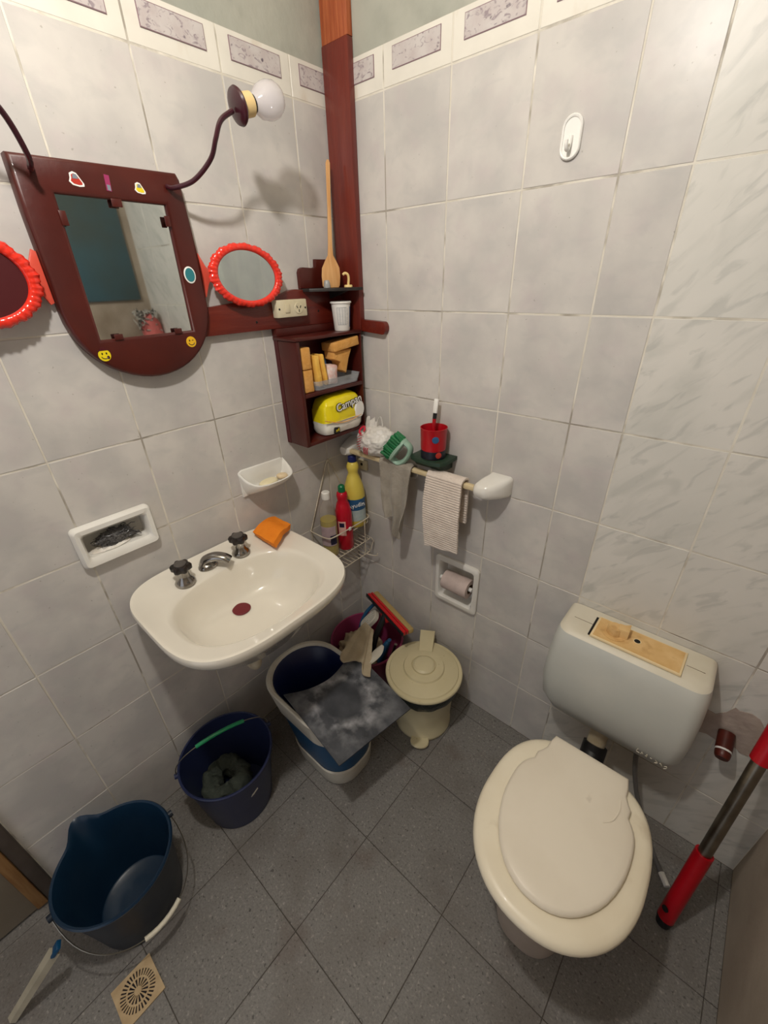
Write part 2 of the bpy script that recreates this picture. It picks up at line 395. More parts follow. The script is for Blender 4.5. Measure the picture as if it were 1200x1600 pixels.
def text_mesh(body, size, M4, m, name, parent, extrude=0.0004, offset=0.0):
    cu = bpy.data.curves.new('lettering', 'FONT'); cu.body = body; cu.size = size; cu.extrude = extrude; cu.offset = offset
    cu.align_x = 'CENTER'; cu.align_y = 'CENTER'; cu.resolution_u = 3
    t = bpy.data.objects.new('lettering', cu); C.objects.link(t)
    bpy.context.view_layer.update()
    me = bpy.data.meshes.new_from_object(t.evaluated_get(bpy.context.evaluated_depsgraph_get()))
    bpy.data.objects.remove(t); bpy.data.curves.remove(cu)
    bm = B(); bm.from_mesh(me); bpy.data.meshes.remove(me)
    bmesh.ops.transform(bm, matrix=M4, verts=bm.verts)
    return finish(bm, name, m, parent, smooth=0)
def cutbox(objs, x0, x1, y0, y1, z0, z1):
    bm = B(); box(bm, x0, x1, y0, y1, z0, z1); c = finish(bm, 'cutter', M['grout'], None)
    for o in objs:
        md = o.modifiers.new('cut', 'BOOLEAN'); md.operation = 'DIFFERENCE'; md.object = c; md.solver = 'EXACT'
    bpy.context.view_layer.update(); dg = bpy.context.evaluated_depsgraph_get()
    for o in objs:
        me = bpy.data.meshes.new_from_object(o.evaluated_get(dg)); o.modifiers.clear(); o.data = me
    bpy.data.objects.remove(c)
def rotm(ax, deg): return Matrix.Rotation(math.radians(deg), 4, ax)
def axisM(d):
    """matrix turning +z to direction d"""
    return Vector(d).normalized().to_track_quat('Z', 'Y').to_matrix().to_4x4()

# ================================================================== STRUCTURE
X1 = 1.515; YW = -1.335; YB = -2.15; ZC = 2.55
GR = 0.0009                                 # tile faces stand this far proud of the wall plane's grout
def wallslab(name, bmfn, m): bm = B(); bmfn(bm); return struct(finish(bm, name, m, None, smooth=0))
floor = wallslab('floor', lambda b: box(b, -0.06, X1+0.06, YB-0.06, 0.06, -0.05, -0.0012), M['fgrout'])
ceiling = wallslab('ceiling', lambda b: box(b, -0.06, X1+0.06, YB-0.06, 0.06, ZC, ZC+0.05), M['ceil'])
wall_left = wallslab('wall_left', lambda b: box(b, -0.08, -GR, YB, 0.0, -0.004, 2.068), M['grout'])
wall_back = wallslab('wall_back', lambda b: box(b, -0.08, X1, GR, 0.08, -0.004, 2.068), M['grout'])
wall_right = wallslab('wall_right', lambda b: box(b, X1, X1+0.06, YB, 0.05, -0.004, ZC), M['plasterR'])
def front(b):                               # unseen wall; its opening is added to let in soft world fill light
    pl = [(-0.06, -0.004), (0.25, -0.004), (0.25, 2.12), (1.30, 2.12), (1.30, -0.004), (X1+0.06, -0.004), (X1+0.06, ZC), (-0.06, ZC)]
    plate(b, pl, [], lambda u, v, d: (u, d, v), YB-0.06, YB)
wall_front = wallslab('wall_front', front, M['plasterR'])
def plaster(name, x0, x1, y0, y1, parent):
    bm = B(); box(bm, x0, x1, y0, y1, 2.068, ZC); o = finish(bm, name, M['plaster'], parent, smooth=0); return o
plaster('upper_plaster', -0.08, -0.001, YB, 0.0, wall_left)
plaster('upper_plaster', -0.08, X1, 0.001, 0.08, wall_back)

# --- wall tiles: each one a part of its wall
ROWS = [0.0]+[0.240+0.25*i for i in range(7)]+[1.988]        # joints
TH = 0.0085
meshcache = {}
def tile_mesh(w_, h_, wall, m):
    key = (round(w_, 4), round(h_, 4), wall, m.name)
    if key in meshcache: return meshcache[key]
    bm = B(); g = 0.0018 if wall != 'F' else 0.0009
    # local: centred, front face at depth 0
    hw, hh = w_/2-g, h_/2-g; c = 0.0009
    loops = []
    for s, d in ((0, -TH), (0, -c), (c*0.9, 0.0)):
        loops.append([(-hw+s, -hh+s, d), (hw-s, -hh+s, d), (hw-s, hh-s, d), (-hw+s, hh-s, d)])
    R = [[bm.verts.new(p) for p in l] for l in loops]
    for A, Q in zip(R, R[1:]):
        for k in range(4): bm.faces.new((A[k], A[(k+1) % 4], Q[(k+1) % 4], Q[k]))
    bm.faces.new(R[-1])
    for v in bm.verts:
        u, q, d = v.co
        v.co = Vector((d, u, q)) if wall == 'L' else (Vector((u, -d, q)) if wall == 'B' else Vector((u, q, d)))
    bmesh.ops.recalc_face_normals(bm, faces=bm.faces)
    me = bpy.data.meshes.new('tile'); bm.to_mesh(me); bm.free(); me.materials.append(m)
    meshcache[key] = me; return me
def put_tile(parent, name, wall, u0, u1, v0, v1, m, tilt=0.0025):
    me = tile_mesh(u1-u0, v1-v0, wall, m)
    o = bpy.data.objects.new(name, me); C.objects.link(o); o.parent = parent
    u, v = (u0+u1)/2, (v0+v1)/2; d = random.uniform(-0.0005, 0.0004)
    if wall == 'L': p = Vector((d, u, v)); o.rotation_euler = (0, random.uniform(-tilt, tilt), random.uniform(-tilt, tilt))
    elif wall == 'B': p = Vector((u, -d, v)); o.rotation_euler = (random.uniform(-tilt, tilt), 0, random.uniform(-tilt, tilt))
    else: p = Vector((u, v, d)); o.rotation_euler = (random.uniform(-tilt, tilt)*.5, random.uniform(-tilt, tilt)*.5, 0)
    o.location = p-ORG[parent.name]; ORG[o.name] = p
    return o
colsL = [0.0, -0.130, -0.330, -0.530, -0.730, -0.930, -1.130, YW]
tL = []
for i in range(len(colsL)-1):
    for j in range(len(ROWS)-1):
        y1, y0 = colsL[i]-(0.001 if i == 0 else 0), colsL[i+1]
        tL.append((put_tile(wall_left, 'tile', 'L', y0, y1, ROWS[j], ROWS[j+1], M['tile']), y0, y1, ROWS[j], ROWS[j+1]))
colsB = [0.0, 0.198, 0.398, 0.598, 0.798, 0.922, 1.128, 1.332, X1]
tB = []
for i in range(len(colsB)-1):
    for j in range(len(ROWS)-1):
        m = M['marble'] if i >= 5-0 and i >= 5 or colsB[i] >= 0.92 else M['tile']
        tB.append((put_tile(wall_back, 'tile', 'B', colsB[i]+(0.001 if i == 0 else 0), colsB[i+1], ROWS[j], ROWS[j+1], m), colsB[i], colsB[i+1], ROWS[j], ROWS[j+1]))
# --- decorated border tiles
def border(parent, wall, u0, u1, full):
    t = put_tile(parent, 'border_tile', wall, u0, u1, 1.988, 2.070, M['border'])
    uc = (u0+u1)/2
    a, b_ = full
    a = max(a, u0+0.004); b_ = min(b_, u1-0.004)
    if b_-a < 0.03: return
    pl = LW if wall == 'L' else BW
    z0, z1 = 2.017, 2.058
    bm = B(); plate(bm, [(a, z0), (b_, z0), (b_, z1), (a, z1)], [], pl, 0.0, 0.0016); finish(bm, 'printed_frame_line', M['printline'], t, smooth=0)
    e = 0.0014
    bm = B(); plate(bm, [(a+e, z0+e), (b_-e, z0+e), (b_-e, z1-e), (a+e, z1-e)], [], pl, 0.0, 0.0021); finish(bm, 'printed_panel', M['print'], t, smooth=0)
for i in range(len(colsL)-1):
    c = (colsL[i+1]+0.1) if i == 0 else (colsL[i]+colsL[i+1])/2
    border(wall_left, 'L', colsL[i+1], colsL[i]-(0.001 if i == 0 else 0), (c-0.07, c+0.07))
for i, (u0, u1) in enumerate(((0, 0.198), (0.198, 0.398), (0.398, 0.598), (0.598, 0.798), (0.798, 0.998), (0.998, 1.198), (1.198, 1.398), (1.398, X1))):
    c = (u0+u1)/2 if i < 7 else u0+0.1
    border(wall_back, 'B', u0+(0.001 if i == 0 else 0), u1, (c-0.07, c+0.07))
# --- floor tiles
fx = [0.0, 0.036, 0.326, 0.616, 0.906, 1.196, 1.486, X1]
fy = [0.0, -0.068, -0.358, -0.648, -0.938, -1.228, -1.518, -1.808, -2.098, YB]
fx = [0.0]+fx[1:]; drain_tile = None; fts = []
for i in range(len(fx)-1):
    for j in range(len(fy)-1):
        o = put_tile(floor, 'tile', 'F', fx[i], fx[i+1], fy[j+1], fy[j], M['floor'], 0.002)
        fts.append((o, fx[i], fx[i+1], fy[j+1], fy[j]))
# --- door beyond the left wall
door = bpy.data.objects.new('door_1', None); C.objects.link(door); door.location = (0.0, -1.75, 0.0); door['kind'] = 'structure'; ORG['door_1'] = Vector((0, -1.75, 0))
bm = B(); box(bm, -0.004, 0.012, -1.366, YW-0.001, 0.001, 2.05, 0.002); finish(bm, 'door_frame', M['doorframe'], door)
bm = B(); box(bm, -0.004, 0.016, -1.392, -1.3665, 0.012, 2.03, 0.003); finish(bm, 'door_edge', M['doorwood'], door)
bm = B(); box(bm, -0.004, 0.010, -2.12, -1.3925, 0.012, 2.03, 0.001); finish(bm, 'door_panel', M['door'], door)

# ================================================================== ROUGH WOOD IN THE CORNER
t = thing('corner_post', 'tall red-brown painted board in the corner up to the ceiling, bare wood on top', 'wooden post', (0.053, -0.012, 1.43))
bm = B(); box(bm, 0.006, 0.100, -0.0215, -0.001, 1.43, 2.105, 0.0015); finish(bm, 'painted_board', M['maroon2'], t)
bm = B(); box(bm, 0.006, 0.100, -0.019, -0.001, 2.106, ZC-0.002, 0.001); o = finish(bm, 'bare_wood_board', M['pine'], t); o['label'] = 'unpainted orange-brown wood upper length'
# horizontal board on the left wall
bm = B()
prof = [(-0.60, 1.456), (-0.003, 1.456), (-0.003, 1.545), (-0.165, 1.552), (-0.205, 1.555), (-0.225, 1.553), (-0.255, 1.544), (-0.60, 1.512)]
plate(bm, prof, [], LW, 0.0015, 0.019, 0.0015)
o = finish(bm, 'wall_board', M['maroonH'], None); tag(o, 'horizontal red-brown wooden board on the left wall carrying the power socket', 'wooden board')
for (y, z) in ((-0.355, 1.478), (-0.125, 1.493)):
    bm = B(); lathe(bm, [(0.0035, 0.0188), (0.003, 0.0198)], M4=Matrix(((0, 0, 1, 0), (1, 0, 0, y), (0, 1, 0, z), (0, 0, 0, 1))), n=10); finish(bm, 'screw', M['dark'], o)
# rounded arm on the back wall
bm = B()
pts = [(0.101, 1.463), (0.190, 1.459)]+[(0.190+0.014*math.cos(a), 1.4405+0.0185*math.sin(a)) for a in [PI/2*0.8-PI*0.9*k/8 for k in range(9)]]+[(0.190, 1.422), (0.101, 1.428)]
plate(bm, pts, [], BW, 0.0015, 0.020, 0.002)
tag(finish(bm, 'wall_board_end', M['maroonH'], None), 'short round-ended red-brown board on the back wall right of the corner post', 'wooden board')

# corner cabinet
t = thing('corner_cabinet', 'small open maroon wooden cabinet with two compartments hanging in the corner', 'cabinet', (0.05, -0.153, 1.108))
cy0, cy1, cx1 = -0.296, -0.026, 0.104
bm = B(); box(bm, 0.020, cx1, cy0, cy0+0.014, 1.108, 1.424, 0.0025); finish(bm, 'side_panel', M['maroon'], t)
bm = B(); box(bm, 0.020, cx1, cy1-0.004, cy1, 1.108, 1.424, 0.0015); finish(bm, 'side_panel', M['maroon'], t)
bm = B(); box(bm, 0.0015, cx1+0.002, cy0-0.003, cy1, 1.4245, 1.434, 0.002); finish(bm, 'top', M['maroon'], t)
bm = B(); box(bm, 0.020, cx1-0.002, cy0+0.0145, cy1-0.0045, 1.108, 1.120, 0.0015); finish(bm, 'bottom', M['maroon'], t)
bm = B(); box(bm, 0.020, cx1, cy0+0.0145, cy1-0.0045, 1.262, 1.274, 0.0015); finish(bm, 'shelf', M['maroon'], t)
bm = B(); box(bm, 0.0015, 0.0195, cy0, cy1, 1.108, 1.424); finish(bm, 'back_panel', M['darkred'], t)

bm = B(); box(bm, 0.0015, 0.024, cy0-0.002, -0.026, 1.4345, 1.4555, 0.001); finish(bm, 'rear_rail', M['maroon'], t)
# contents of the upper compartment
def sponge(name, pts_fn, m, label, group=None):
    o = finish(pts_fn, name, m, None); return tag(o, label, 'sponge', group)
def rbox(cx, cy, cz, sx, sy, sz, rot=(0, 0, 0), bev=0.004, rough=0.0015, seed=0, m=None, sub=2):
    bm = B(); box(bm, -sx/2, sx/2, -sy/2, sy/2, -sz/2, sz/2, bev)
    if sub: bmesh.ops.subdivide_edges(bm, edges=[e for e in bm.edges if e.calc_length() > 0.012], cuts=sub, use_grid_fill=True)
    for v in bm.verts: v.co += noise.noise_vector(v.co*45+Vector((seed, 3, 8)))*rough
    R = Matrix.Translation((cx, cy, cz)) @ rotm('Z', rot[2]) @ rotm('Y', rot[1]) @ rotm('X', rot[0])
    bmesh.ops.transform(bm, matrix=R, verts=bm.verts); return bm
sponge('sponge', rbox(0.082, -0.258, 1.374, 0.034, 0.034, 0.062, seed=1), M['tan'], 'upright tan sponge at the left of the upper compartment, upper one of two')
sponge('sponge', rbox(0.080, -0.2555, 1.3085, 0.034, 0.036, 0.067, seed=2), M['tan'], 'upright tan sponge at the left of the upper compartment, lower one under its twin')
sponge('sponge', rbox(0.074, -0.214, 1.332, 0.050, 0.017, 0.092, (4, 0, 0), seed=3), M['ysponge'], 'upright yellow sponge next to the tan pair, wider one')
sponge('sponge', rbox(0.076, -0.1905, 1.333, 0.050, 0.011, 0.094, (7, 0, 0), seed=4), M['ysponge'], 'narrow upright yellow sponge slice leaning beside the wider yellow sponge')
sponge('sponge', rbox(0.074, -0.093, 1.398, 0.060, 0.112, 0.027, (6, 0, 0), seed=5), M['tan'], 'big flat tan sponge pushed in under the cabinet top')
bm = B(); pl = [(-0.143, 1.379), (-0.063, 1.380), (-0.078, 1.352), (-0.093, 1.308), (-0.108, 1.318), (-0.115, 1.345), (-0.143, 1.357)]
plate(bm, pl, [], LW, 0.050, 0.094, 0.004); sponge('sponge', bm, M['tan'], 'torn wedge-shaped tan sponge pointing down in the middle of the compartment')
# clear tray
t = thing('clear_tray', 'shallow clear plastic tray on the middle cabinet shelf', 'tray', (0.07, -0.13, 1.2745))
def rr2(x0, x1, y0, y1, r, z, n=6):
    out = []
    for cx, cy, a0 in ((x1-r, y1-r, 0), (x0+r, y1-r, PI/2), (x0+r, y0+r, PI), (x1-r, y0+r, 1.5*PI)):
        for k in range(n+1): a = a0+PI/2*k/n; out.append((cx+r*math.cos(a), cy+r*math.sin(a), z))
    return out
bm = B(); loft(bm, [rr2(0.034, 0.100, -0.228, -0.045, 0.012, 1.2752), rr2(0.028, 0.108, -0.236, -0.038, 0.014, 1.304), rr2(0.0295, 0.1065, -0.2345, -0.0395, 0.0135, 1.304), rr2(0.0355, 0.0985, -0.2265, -0.0465, 0.0115, 1.2765)], True, True)
finish(bm, 'tray_wall', M['clear'], t)
tag(finish(rbox(0.070, -0.148, 1.310, 0.040, 0.044, 0.062, (-6, 0, 8), 0.008, 0.003, 6), 'wrapped_packet', M['pinkpk'], None), 'pink and white wrapped packet standing in the clear tray', 'packet')
tag(finish(rbox(0.040, -0.158, 1.325, 0.012, 0.050, 0.058, (5, 0, 0), 0.003, 0.002, 7), 'wrapped_packet', M['bluepk'], None), 'blue wrapped packet behind the pink packet in the clear tray', 'packet')

# kitchen-roll pack
t = thing('toilet_roll_pack', 'yellow and white plastic pack of four rolls in the lower cabinet compartment', 'paper pack', (0.07, -0.13, 1.1205))
def packloops(z0, z1, nn=6):
    L_ = []
    for k in range(nn+1):
        z = z0+(z1-z0)*k/nn; q = (z-1.1205)/(0.118); bul = math.sin(PI*min(max(q, 0.05), 0.97))**0.45
        L_.append(sup(0.066, -0.130, 0.030+0.020*bul, 0.080+0.018*bul, z, 4.5, 48))
    return L_
def packmesh(zs):
    bm = B(); loft(bm, [sup(0.066+0.003*math.sin(q*3), -0.124, a, b_*0.93, z, 4.0, 56) for q, (z, a, b_) in enumerate(zs)])
    rough_up(bm, 0.003, 26, 2.0); return bm
o = finish(packmesh([(1.1212, .026, .080), (1.125, .040, .092), (1.135, .046, .096), (1.150, .047, .096), (1.160, .047, .096), (1.165, .047, .096)]), 'white_film', M['packW'], t)
o['label'] = 'white lower part of the film'
o = finish(packmesh([(1.165, .0472, .0962), (1.180, .048, .096), (1.200, .047, .094), (1.220, .044, .090), (1.236, .036, .080), (1.245, .020, .060), (1.247, .004, .03)]), 'yellow_film', M['packY'], t)
o['label'] = 'yellow upper part of the film'
MT = lambda x, y, z, rx=0: Matrix.Translation((x, y, z)) @ Matrix(((0, 0, 1, 0), (1, 0, 0, 0), (0, 1, 0, 0), (0, 0, 0, 1))) @ rotm('Z', rx)
text_mesh('Campan', 0.036, MT(0.1150, -0.112, 1.216, 8), M['blackink'], 'lettering_outline', t, 0.0012, 0.0016)
text_mesh('Campan', 0.036, MT(0.1166, -0.112, 1.216, 8), M['whiteink'], 'lettering', t, 0.0012)
bm = B(); plate(bm, [(-0.184, 1.128), (-0.163, 1.128), (-0.163, 1.146), (-0.180, 1.149), (-0.184, 1.146)], [], LW, 0.108, 0.1165); finish(bm, 'count_badge', M['blackink'], t, smooth=0)
text_mesh('x4', 0.016, MT(0.1170, -0.1735, 1.1385), M['yink'], 'badge_lettering', t, 0.0004)
bm = B(); tube(bm, smoothpts([(0.113, -0.222, 1.180), (0.1165, -0.17, 1.163), (0.117, -0.12, 1.158), (0.115, -0.05, 1.166)]), 0.0016, 6); finish(bm, 'gold_stripe', M['tan'], t)
bm = B(); lathe(bm, [(0.024, 0.1125), (0.020, 0.1165)], M4=Matrix(((0, 0, 1, 0), (1, 0, 0, -0.062), (0, 1.3, 0, 1.185), (0, 0, 0, 1))), n=24); finish(bm, 'printed_roll', M['whiteink'], t)

# white tub on top of cabinet
t = thing('plastic_tub', 'white printed plastic tub standing on top of the maroon cabinet', 'tub', (0.066, -0.072, 1.4345))
bm = B(); lathe(bm, [(0.0235, 1.4345), (0.0245, 1.4365), (0.0300, 1.512), (0.0335, 1.513), (0.0335, 1.5165), (0.0315, 1.518), (0.0285, 1.518), (0.0280, 1.512), (0.0225, 1.438)], (0.066, -0.072, 0), 32); finish(bm, 'tub_body', M['cupw'], t)
# printed grid of the nutrition table on the tub
cdir = math.atan2(-1.085+0.072, 1.119-0.066)+math.radians(8)
bm = B()
def arcstrip(bm, c, r0, r1, z0, z1, a0, a1, off, n=8):
    vs = []
    for k in range(n+1):
        a = a0+(a1-a0)*k/n
        vs.append((bm.verts.new((c[0]+(r0+off)*math.cos(a), c[1]+(r0+off)*math.sin(a), z0)), bm.verts.new((c[0]+(r1+off)*math.cos(a), c[1]+(r1+off)*math.sin(a), z1))))
    for A, Q in zip(vs, vs[1:]): bm.faces.new((A[0], Q[0], Q[1], A[1]))
cc = (0.066, -0.072)
def rt(z): return 0.0245+(z-1.4365)*(0.0055/0.0755)
for a in (-0.62, -0.3, 0.0, 0.3, 0.62): arcstrip(bm, cc, rt(1.452), rt(1.500), 1.452, 1.500, cdir+a-0.012, cdir+a+0.012, 0.0004, 1)
for k in range(13):
    z = 1.452+k*0.004; arcstrip(bm, cc, rt(z), rt(z), z, z+(0.0006 if k % 12 else 0.0012), cdir-0.62, cdir+(0.62 if k % 3 else 0.5), 0.0004, 8)
finish(bm, 'printed_table', M['greyink'], t, smooth=0)
bm = B(); arcstrip(bm, cc, rt(1.445), rt(1.503), 1.445, 1.503, cdir+1.0, cdir+1.5, 0.0003, 5); finish(bm, 'dark_print', M['labelB'], t, smooth=0)

# black corner shelf with backplate
t = thing('corner_shelf', 'small black corner shelf with a maroon backplate above the power socket board', 'shelf', (0.06, -0.09, 1.535))
bm = B(); plate(bm, [(0.0205, -0.180), (0.045, -0.176), (0.095, -0.120), (0.118, -0.066), (0.118, -0.023), (0.0205, -0.023)], [], FL, 1.547, 1.5555, 0.0015); finish(bm, 'shelf_board', M['black'], t)
bm = B(); plate(bm, [(0.0205, 1.525), (0.098, 1.5465), (0.0205, 1.5465)], [], lambda u, v, d: (u, d, v), -0.075, -0.063); finish(bm, 'bracket', M['black'], t)
bm = B(); plate(bm, [(-0.181, 1.556), (-0.181, 1.598), (-0.176, 1.607), (-0.166, 1.611), (-0.125, 1.609), (-0.115, 1.612), (-0.113, 1.632), (-0.045, 1.632), (-0.045, 1.556)], [], LW, 0.0015, 0.014, 0.0015); finish(bm, 'backplate', M['maroon'], t)
# spoon
bm = B()
hand = smoothpts([(0.038, -0.082, 1.640), (0.036, -0.074, 1.72), (0.036, -0.055, 1.80), (0.034, -0.046, 1.868)], 6)
outline = []
def spoonpt(u, v, d):                      # u across, v along, d thickness; leaning into the corner
    q = v/0.315; return (0.052-0.014*q+d*0.7+u*0.35, -0.093+0.036*q+u*0.93-d*0.4, 1.556+v)
so = [(-0.019, 0.0), (-0.022, 0.006), (-0.0235, 0.030), (-0.022, 0.052), (-0.014, 0.070), (-0.0065, 0.085), (-0.005, 0.11), (-0.004, 0.20), (-0.0048, 0.305), (-0.002, 0.312), (0.002, 0.312), (0.0048, 0.305), (0.004, 0.20), (0.005, 0.11), (0.0065, 0.085), (0.014, 0.070), (0.022, 0.052), (0.0235, 0.030), (0.022, 0.006), (0.019, 0.0)]
plate(bm, so, [], lambda u, v, d: spoonpt(u*1.28, v, d), -0.0035, 0.0035, 0.001)
tag(finish(bm, 'wooden_spatula', M['spoon'], None), 'long pale wooden spatula standing on the black corner shelf against the post', 'spatula')
bm = B(); lathe(bm, [(0.010, 1.5560), (0.0105, 1.558), (0.0085, 1.572), (0.006, 1.576)], (0.072, -0.128, 0), 16)
tag(finish(bm, 'small_cap', M['greyclear'], None), 'small grey translucent cap on the black corner shelf left of the spatula', 'cap')
t = thing('plastic_hook', 'pale yellow plastic hook piece standing on the right of the black corner shelf', 'hook', (0.100, -0.066, 1.5560))
bm = B(); lathe(bm, [(0.0125, 1.5560), (0.0125, 1.560), (0.011, 1.5625)], (0.099, -0.066, 0), 16); finish(bm, 'hook_base', M['ycream'], t)
bm = B(); tube(bm, smoothpts([(0.099, -0.066, 1.562), (0.100, -0.064, 1.580), (0.099, -0.067, 1.590), (0.094, -0.073, 1.593), (0.090, -0.078, 1.589)], 5), 0.0036, 8); finish(bm, 'hook_stem', M['ycream'], t)

# outlet
t = thing('power_socket', 'cream power socket and switch plate on the red-brown board', 'socket', (0.03, -0.243, 1.4845))
bm = B(); box(bm, 0.0195, 0.044, -0.298, -0.190, 1.4845, 1.530, 0.003); finish(bm, 'cover_plate', M['outlet'], t)
bm = B(); box(bm, 0.0442, 0.0465, -0.272, -0.255, 1.497, 1.519, 0.001); finish(bm, 'switch', M['outlet'], t)
bm = B(); lathe(bm, [(0.0155, 0.0442), (0.0145, 0.0455)], M4=Matrix(((0, 0, 1, 0), (1, 0, 0, -0.222), (0, 1, 0, 1.507), (0, 0, 0, 1))), n=24); so_ = finish(bm, 'socket_face', M['outlet'], t)
for dy, dz, r in ((-0.006, 0.003, 30), (0.006, 0.003, -30), (0, -0.007, 0)):
    bm = B(); box(bm, 0.0450, 0.0462, -0.0011, 0.0011, -0.0035, 0.0035, M4=Matrix.Translation((0, -0.222+dy, 1.507+dz)) @ rotm('X', r)); finish(bm, 'slot', M['dark'], so_, smooth=0)
for y in (-0.291, -0.197):
    bm = B(); lathe(bm, [(0.0028, 0.0441), (0.0026, 0.0449)], M4=Matrix(((0, 0, 1, 0), (1, 0, 0, y), (0, 1, 0, 1.507), (0, 0, 0, 1))), n=10); finish(bm, 'screw', M['dark'], t)

# ================================================================== MIRROR
MC = -0.652
mir = thing('wall_mirror', 'maroon wooden framed mirror with folding side mirrors and bare-bulb lamp arms on the left wall', 'mirror', (0.02, MC, 1.382))
out = [(MC-0.155, 1.782), (MC+0.146, 1.787), (MC+0.152, 1.775)]
out += [(MC+0.156, 1.70), (MC+0.157, 1.60)]
for k in range(0, 25):
    a = -PI*k/24; out.append((MC+0.157*math.cos(a)**1 if True else 0, 1.530+0.147*math.sin(a)) if True else None)
out2 = []
for p in out:
    if not out2 or (abs(p[0]-out2[-1][0])+abs(p[1]-out2[-1][1])) > 0.003: out2.append(p)
out2 += [(MC-0.158, 1.62), (MC-0.158, 1.70)]
gl = (MC-0.103, MC+0.105, 1.474, 1.727)
hole = [(gl[0], gl[2]), (gl[1], gl[2]+0.001), (gl[1]+0.003, gl[3]), (gl[0]+0.004, gl[3]+0.001)]
bm = B(); plate(bm, out2, [hole], LW, 0.0015, 0.031, 0.007); frame = finish(bm, 'frame', M['maroon'], mir, smooth=50)
bm = B(); vs = [bm.verts.new((0.0235, gl[0]-0.004, gl[2]-0.004)), bm.verts.new((0.0205, gl[1]+0.004, gl[2]-0.004)), bm.verts.new((0.0205, gl[1]+0.004, gl[3]+0.004)), bm.verts.new((0.0235, gl[0]-0.004, gl[3]+0.004))]
vb = [bm.verts.new((0.015, v.co.y, v.co.z)) for v in vs]
bm.faces.new(vs); bm.faces.new(vb[::-1])
for k in range(4): bm.faces.new((vs[k], vb[k], vb[(k+1) % 4], vs[(k+1) % 4]))
bmesh.ops.transform(bm, matrix=Matrix.Translation((0.02, MC, 1.6)) @ rotm('Z', -0.6) @ Matrix.Translation((-0.02, -MC, -1.6)), verts=bm.verts)
finish(bm, 'mirror_glass', M['mirror'], mir, smooth=0)
for y, z, ww, hh in ((MC+0.005, 1.722, 0.020, 0.014), (gl[0]+0.004, 1.690, 0.012, 0.024), (gl[1]-0.003, 1.697, 0.012, 0.020), (MC-0.068, 1.477, 0.018, 0.012), (MC+0.066, 1.477, 0.018, 0.012)):
    bm = B(); box(bm, 0.0305, 0.0335, y-ww/2, y+ww/2, z-hh/2, z+hh/2, 0.0012); finish(bm, 'mirror_clip', M['maroon'], mir)
# stickers
def face_sticker(y, z, m, wink, hat):
    bm = B(); lathe(bm, [(0.0125, 0.0312), (0.012, 0.0322)], M4=Matrix(((0, 0, 1, 0), (1, 0, 0, y), (0, 1, 0, z), (0, 0, 0, 1))), n=28); s = finish(bm, 'sticker', m, mir)
    s['label'] = 'round yellow smiling-face sticker'
    bm = B()
    for dy in (-0.0042, 0.0042):
        if wink and dy > 0: tube(bm, [(0.0324, y+dy-0.0022, z+0.003), (0.0324, y+dy, z+0.0042), (0.0324, y+dy+0.0022, z+0.003)], 0.0007, 5)
        else: lathe(bm, [(0.0016, 0.0322), (0.0014, 0.0326)], M4=Matrix(((0, 0, 1, 0), (1, 0, 0, y+dy), (0, 1.5, 0, z+0.0035), (0, 0, 0, 1))), n=10)
    tube(bm, [(0.0324, y+0.0075*math.cos(a), z-0.0005+0.0065*math.sin(a)) for a in [-PI*(0.08+0.84*k/10) for k in range(11)]], 0.0008, 5)
    finish(bm, 'printed_face', M['blackink'], s)
    if hat:
        bm = B(); plate(bm, [(y-0.011, z+0.0095), (y+0.009, z+0.0095), (y+0.009, z+0.0115), (y+0.005, z+0.0118), (y+0.0045, z+0.0165), (y-0.006, z+0.0165), (y-0.0065, z+0.0118), (y-0.011, z+0.0115)], [], LW, 0.0312, 0.0324); finish(bm, 'printed_hat', M['darkred'], s, smooth=0)
        bm = B(); lathe(bm, [(0.003, 0.0322), (0.0028, 0.0326)], M4=Matrix(((0, 0, 1, 0), (1, 0, 0, y+0.006), (0, 1.2, 0, z-0.005), (0, 0, 0, 1))), n=12); finish(bm, 'printed_tongue', M['darkred'], s)
face_sticker(-0.759, 1.444, M['smile'], False, True)
face_sticker(-0.560, 1.450, M['smileO'], True, False)
for y, z, m, nm in ((-0.709, 1.753, M['redst'], 'red'), (-0.593, 1.751, M['smile'], 'yellow')):
    sc = 1.0 if nm == 'red' else 0.85
    pl = [(-0.013, -0.004), (-0.010, 0.002), (-0.009, 0.009), (-0.003, 0.012), (0.003, 0.010), (0.007, 0.003), (0.012, -0.006), (0.011, -0.010), (0.003, -0.011), (-0.008, -0.009)]
    bm = B(); plate(bm, [(y+a*sc, z+b_*sc) for a, b_ in pl], [], LW, 0.0310, 0.0318); s = finish(bm, 'sticker', M['whiteink'], mir, smooth=0); s['label'] = 'small cap-shaped %s sticker' % nm
    bm = B(); plate(bm, [(y+a*sc*0.75, z+b_*sc*0.75) for a, b_ in pl], [], LW, 0.0312, 0.0322); finish(bm, 'print', m, s, smooth=0)
    bm = B(); plate(bm, [(y-0.006*sc, z+0.001), (y+0.004*sc, z+0.001), (y+0.002*sc, z+0.008*sc), (y-0.004*sc, z+0.008*sc)], [], LW, 0.0313, 0.0325); finish(bm, 'print', M['greyink'], s, smooth=0)
bm = B(); plate(bm, [(-0.659, 1.741), (-0.650, 1.740), (-0.648, 1.766), (-0.657, 1.767)], [], LW, 0.0310, 0.0318); s = finish(bm, 'sticker', M['pinkst'], mir, smooth=0); s['label'] = 'narrow magenta and dark sticker'
bm = B(); plate(bm, [(-0.657, 1.742), (-0.651, 1.741), (-0.6505, 1.750), (-0.6565, 1.751)], [], LW, 0.0312, 0.0322); finish(bm, 'print', M['greyink'], s, smooth=0)
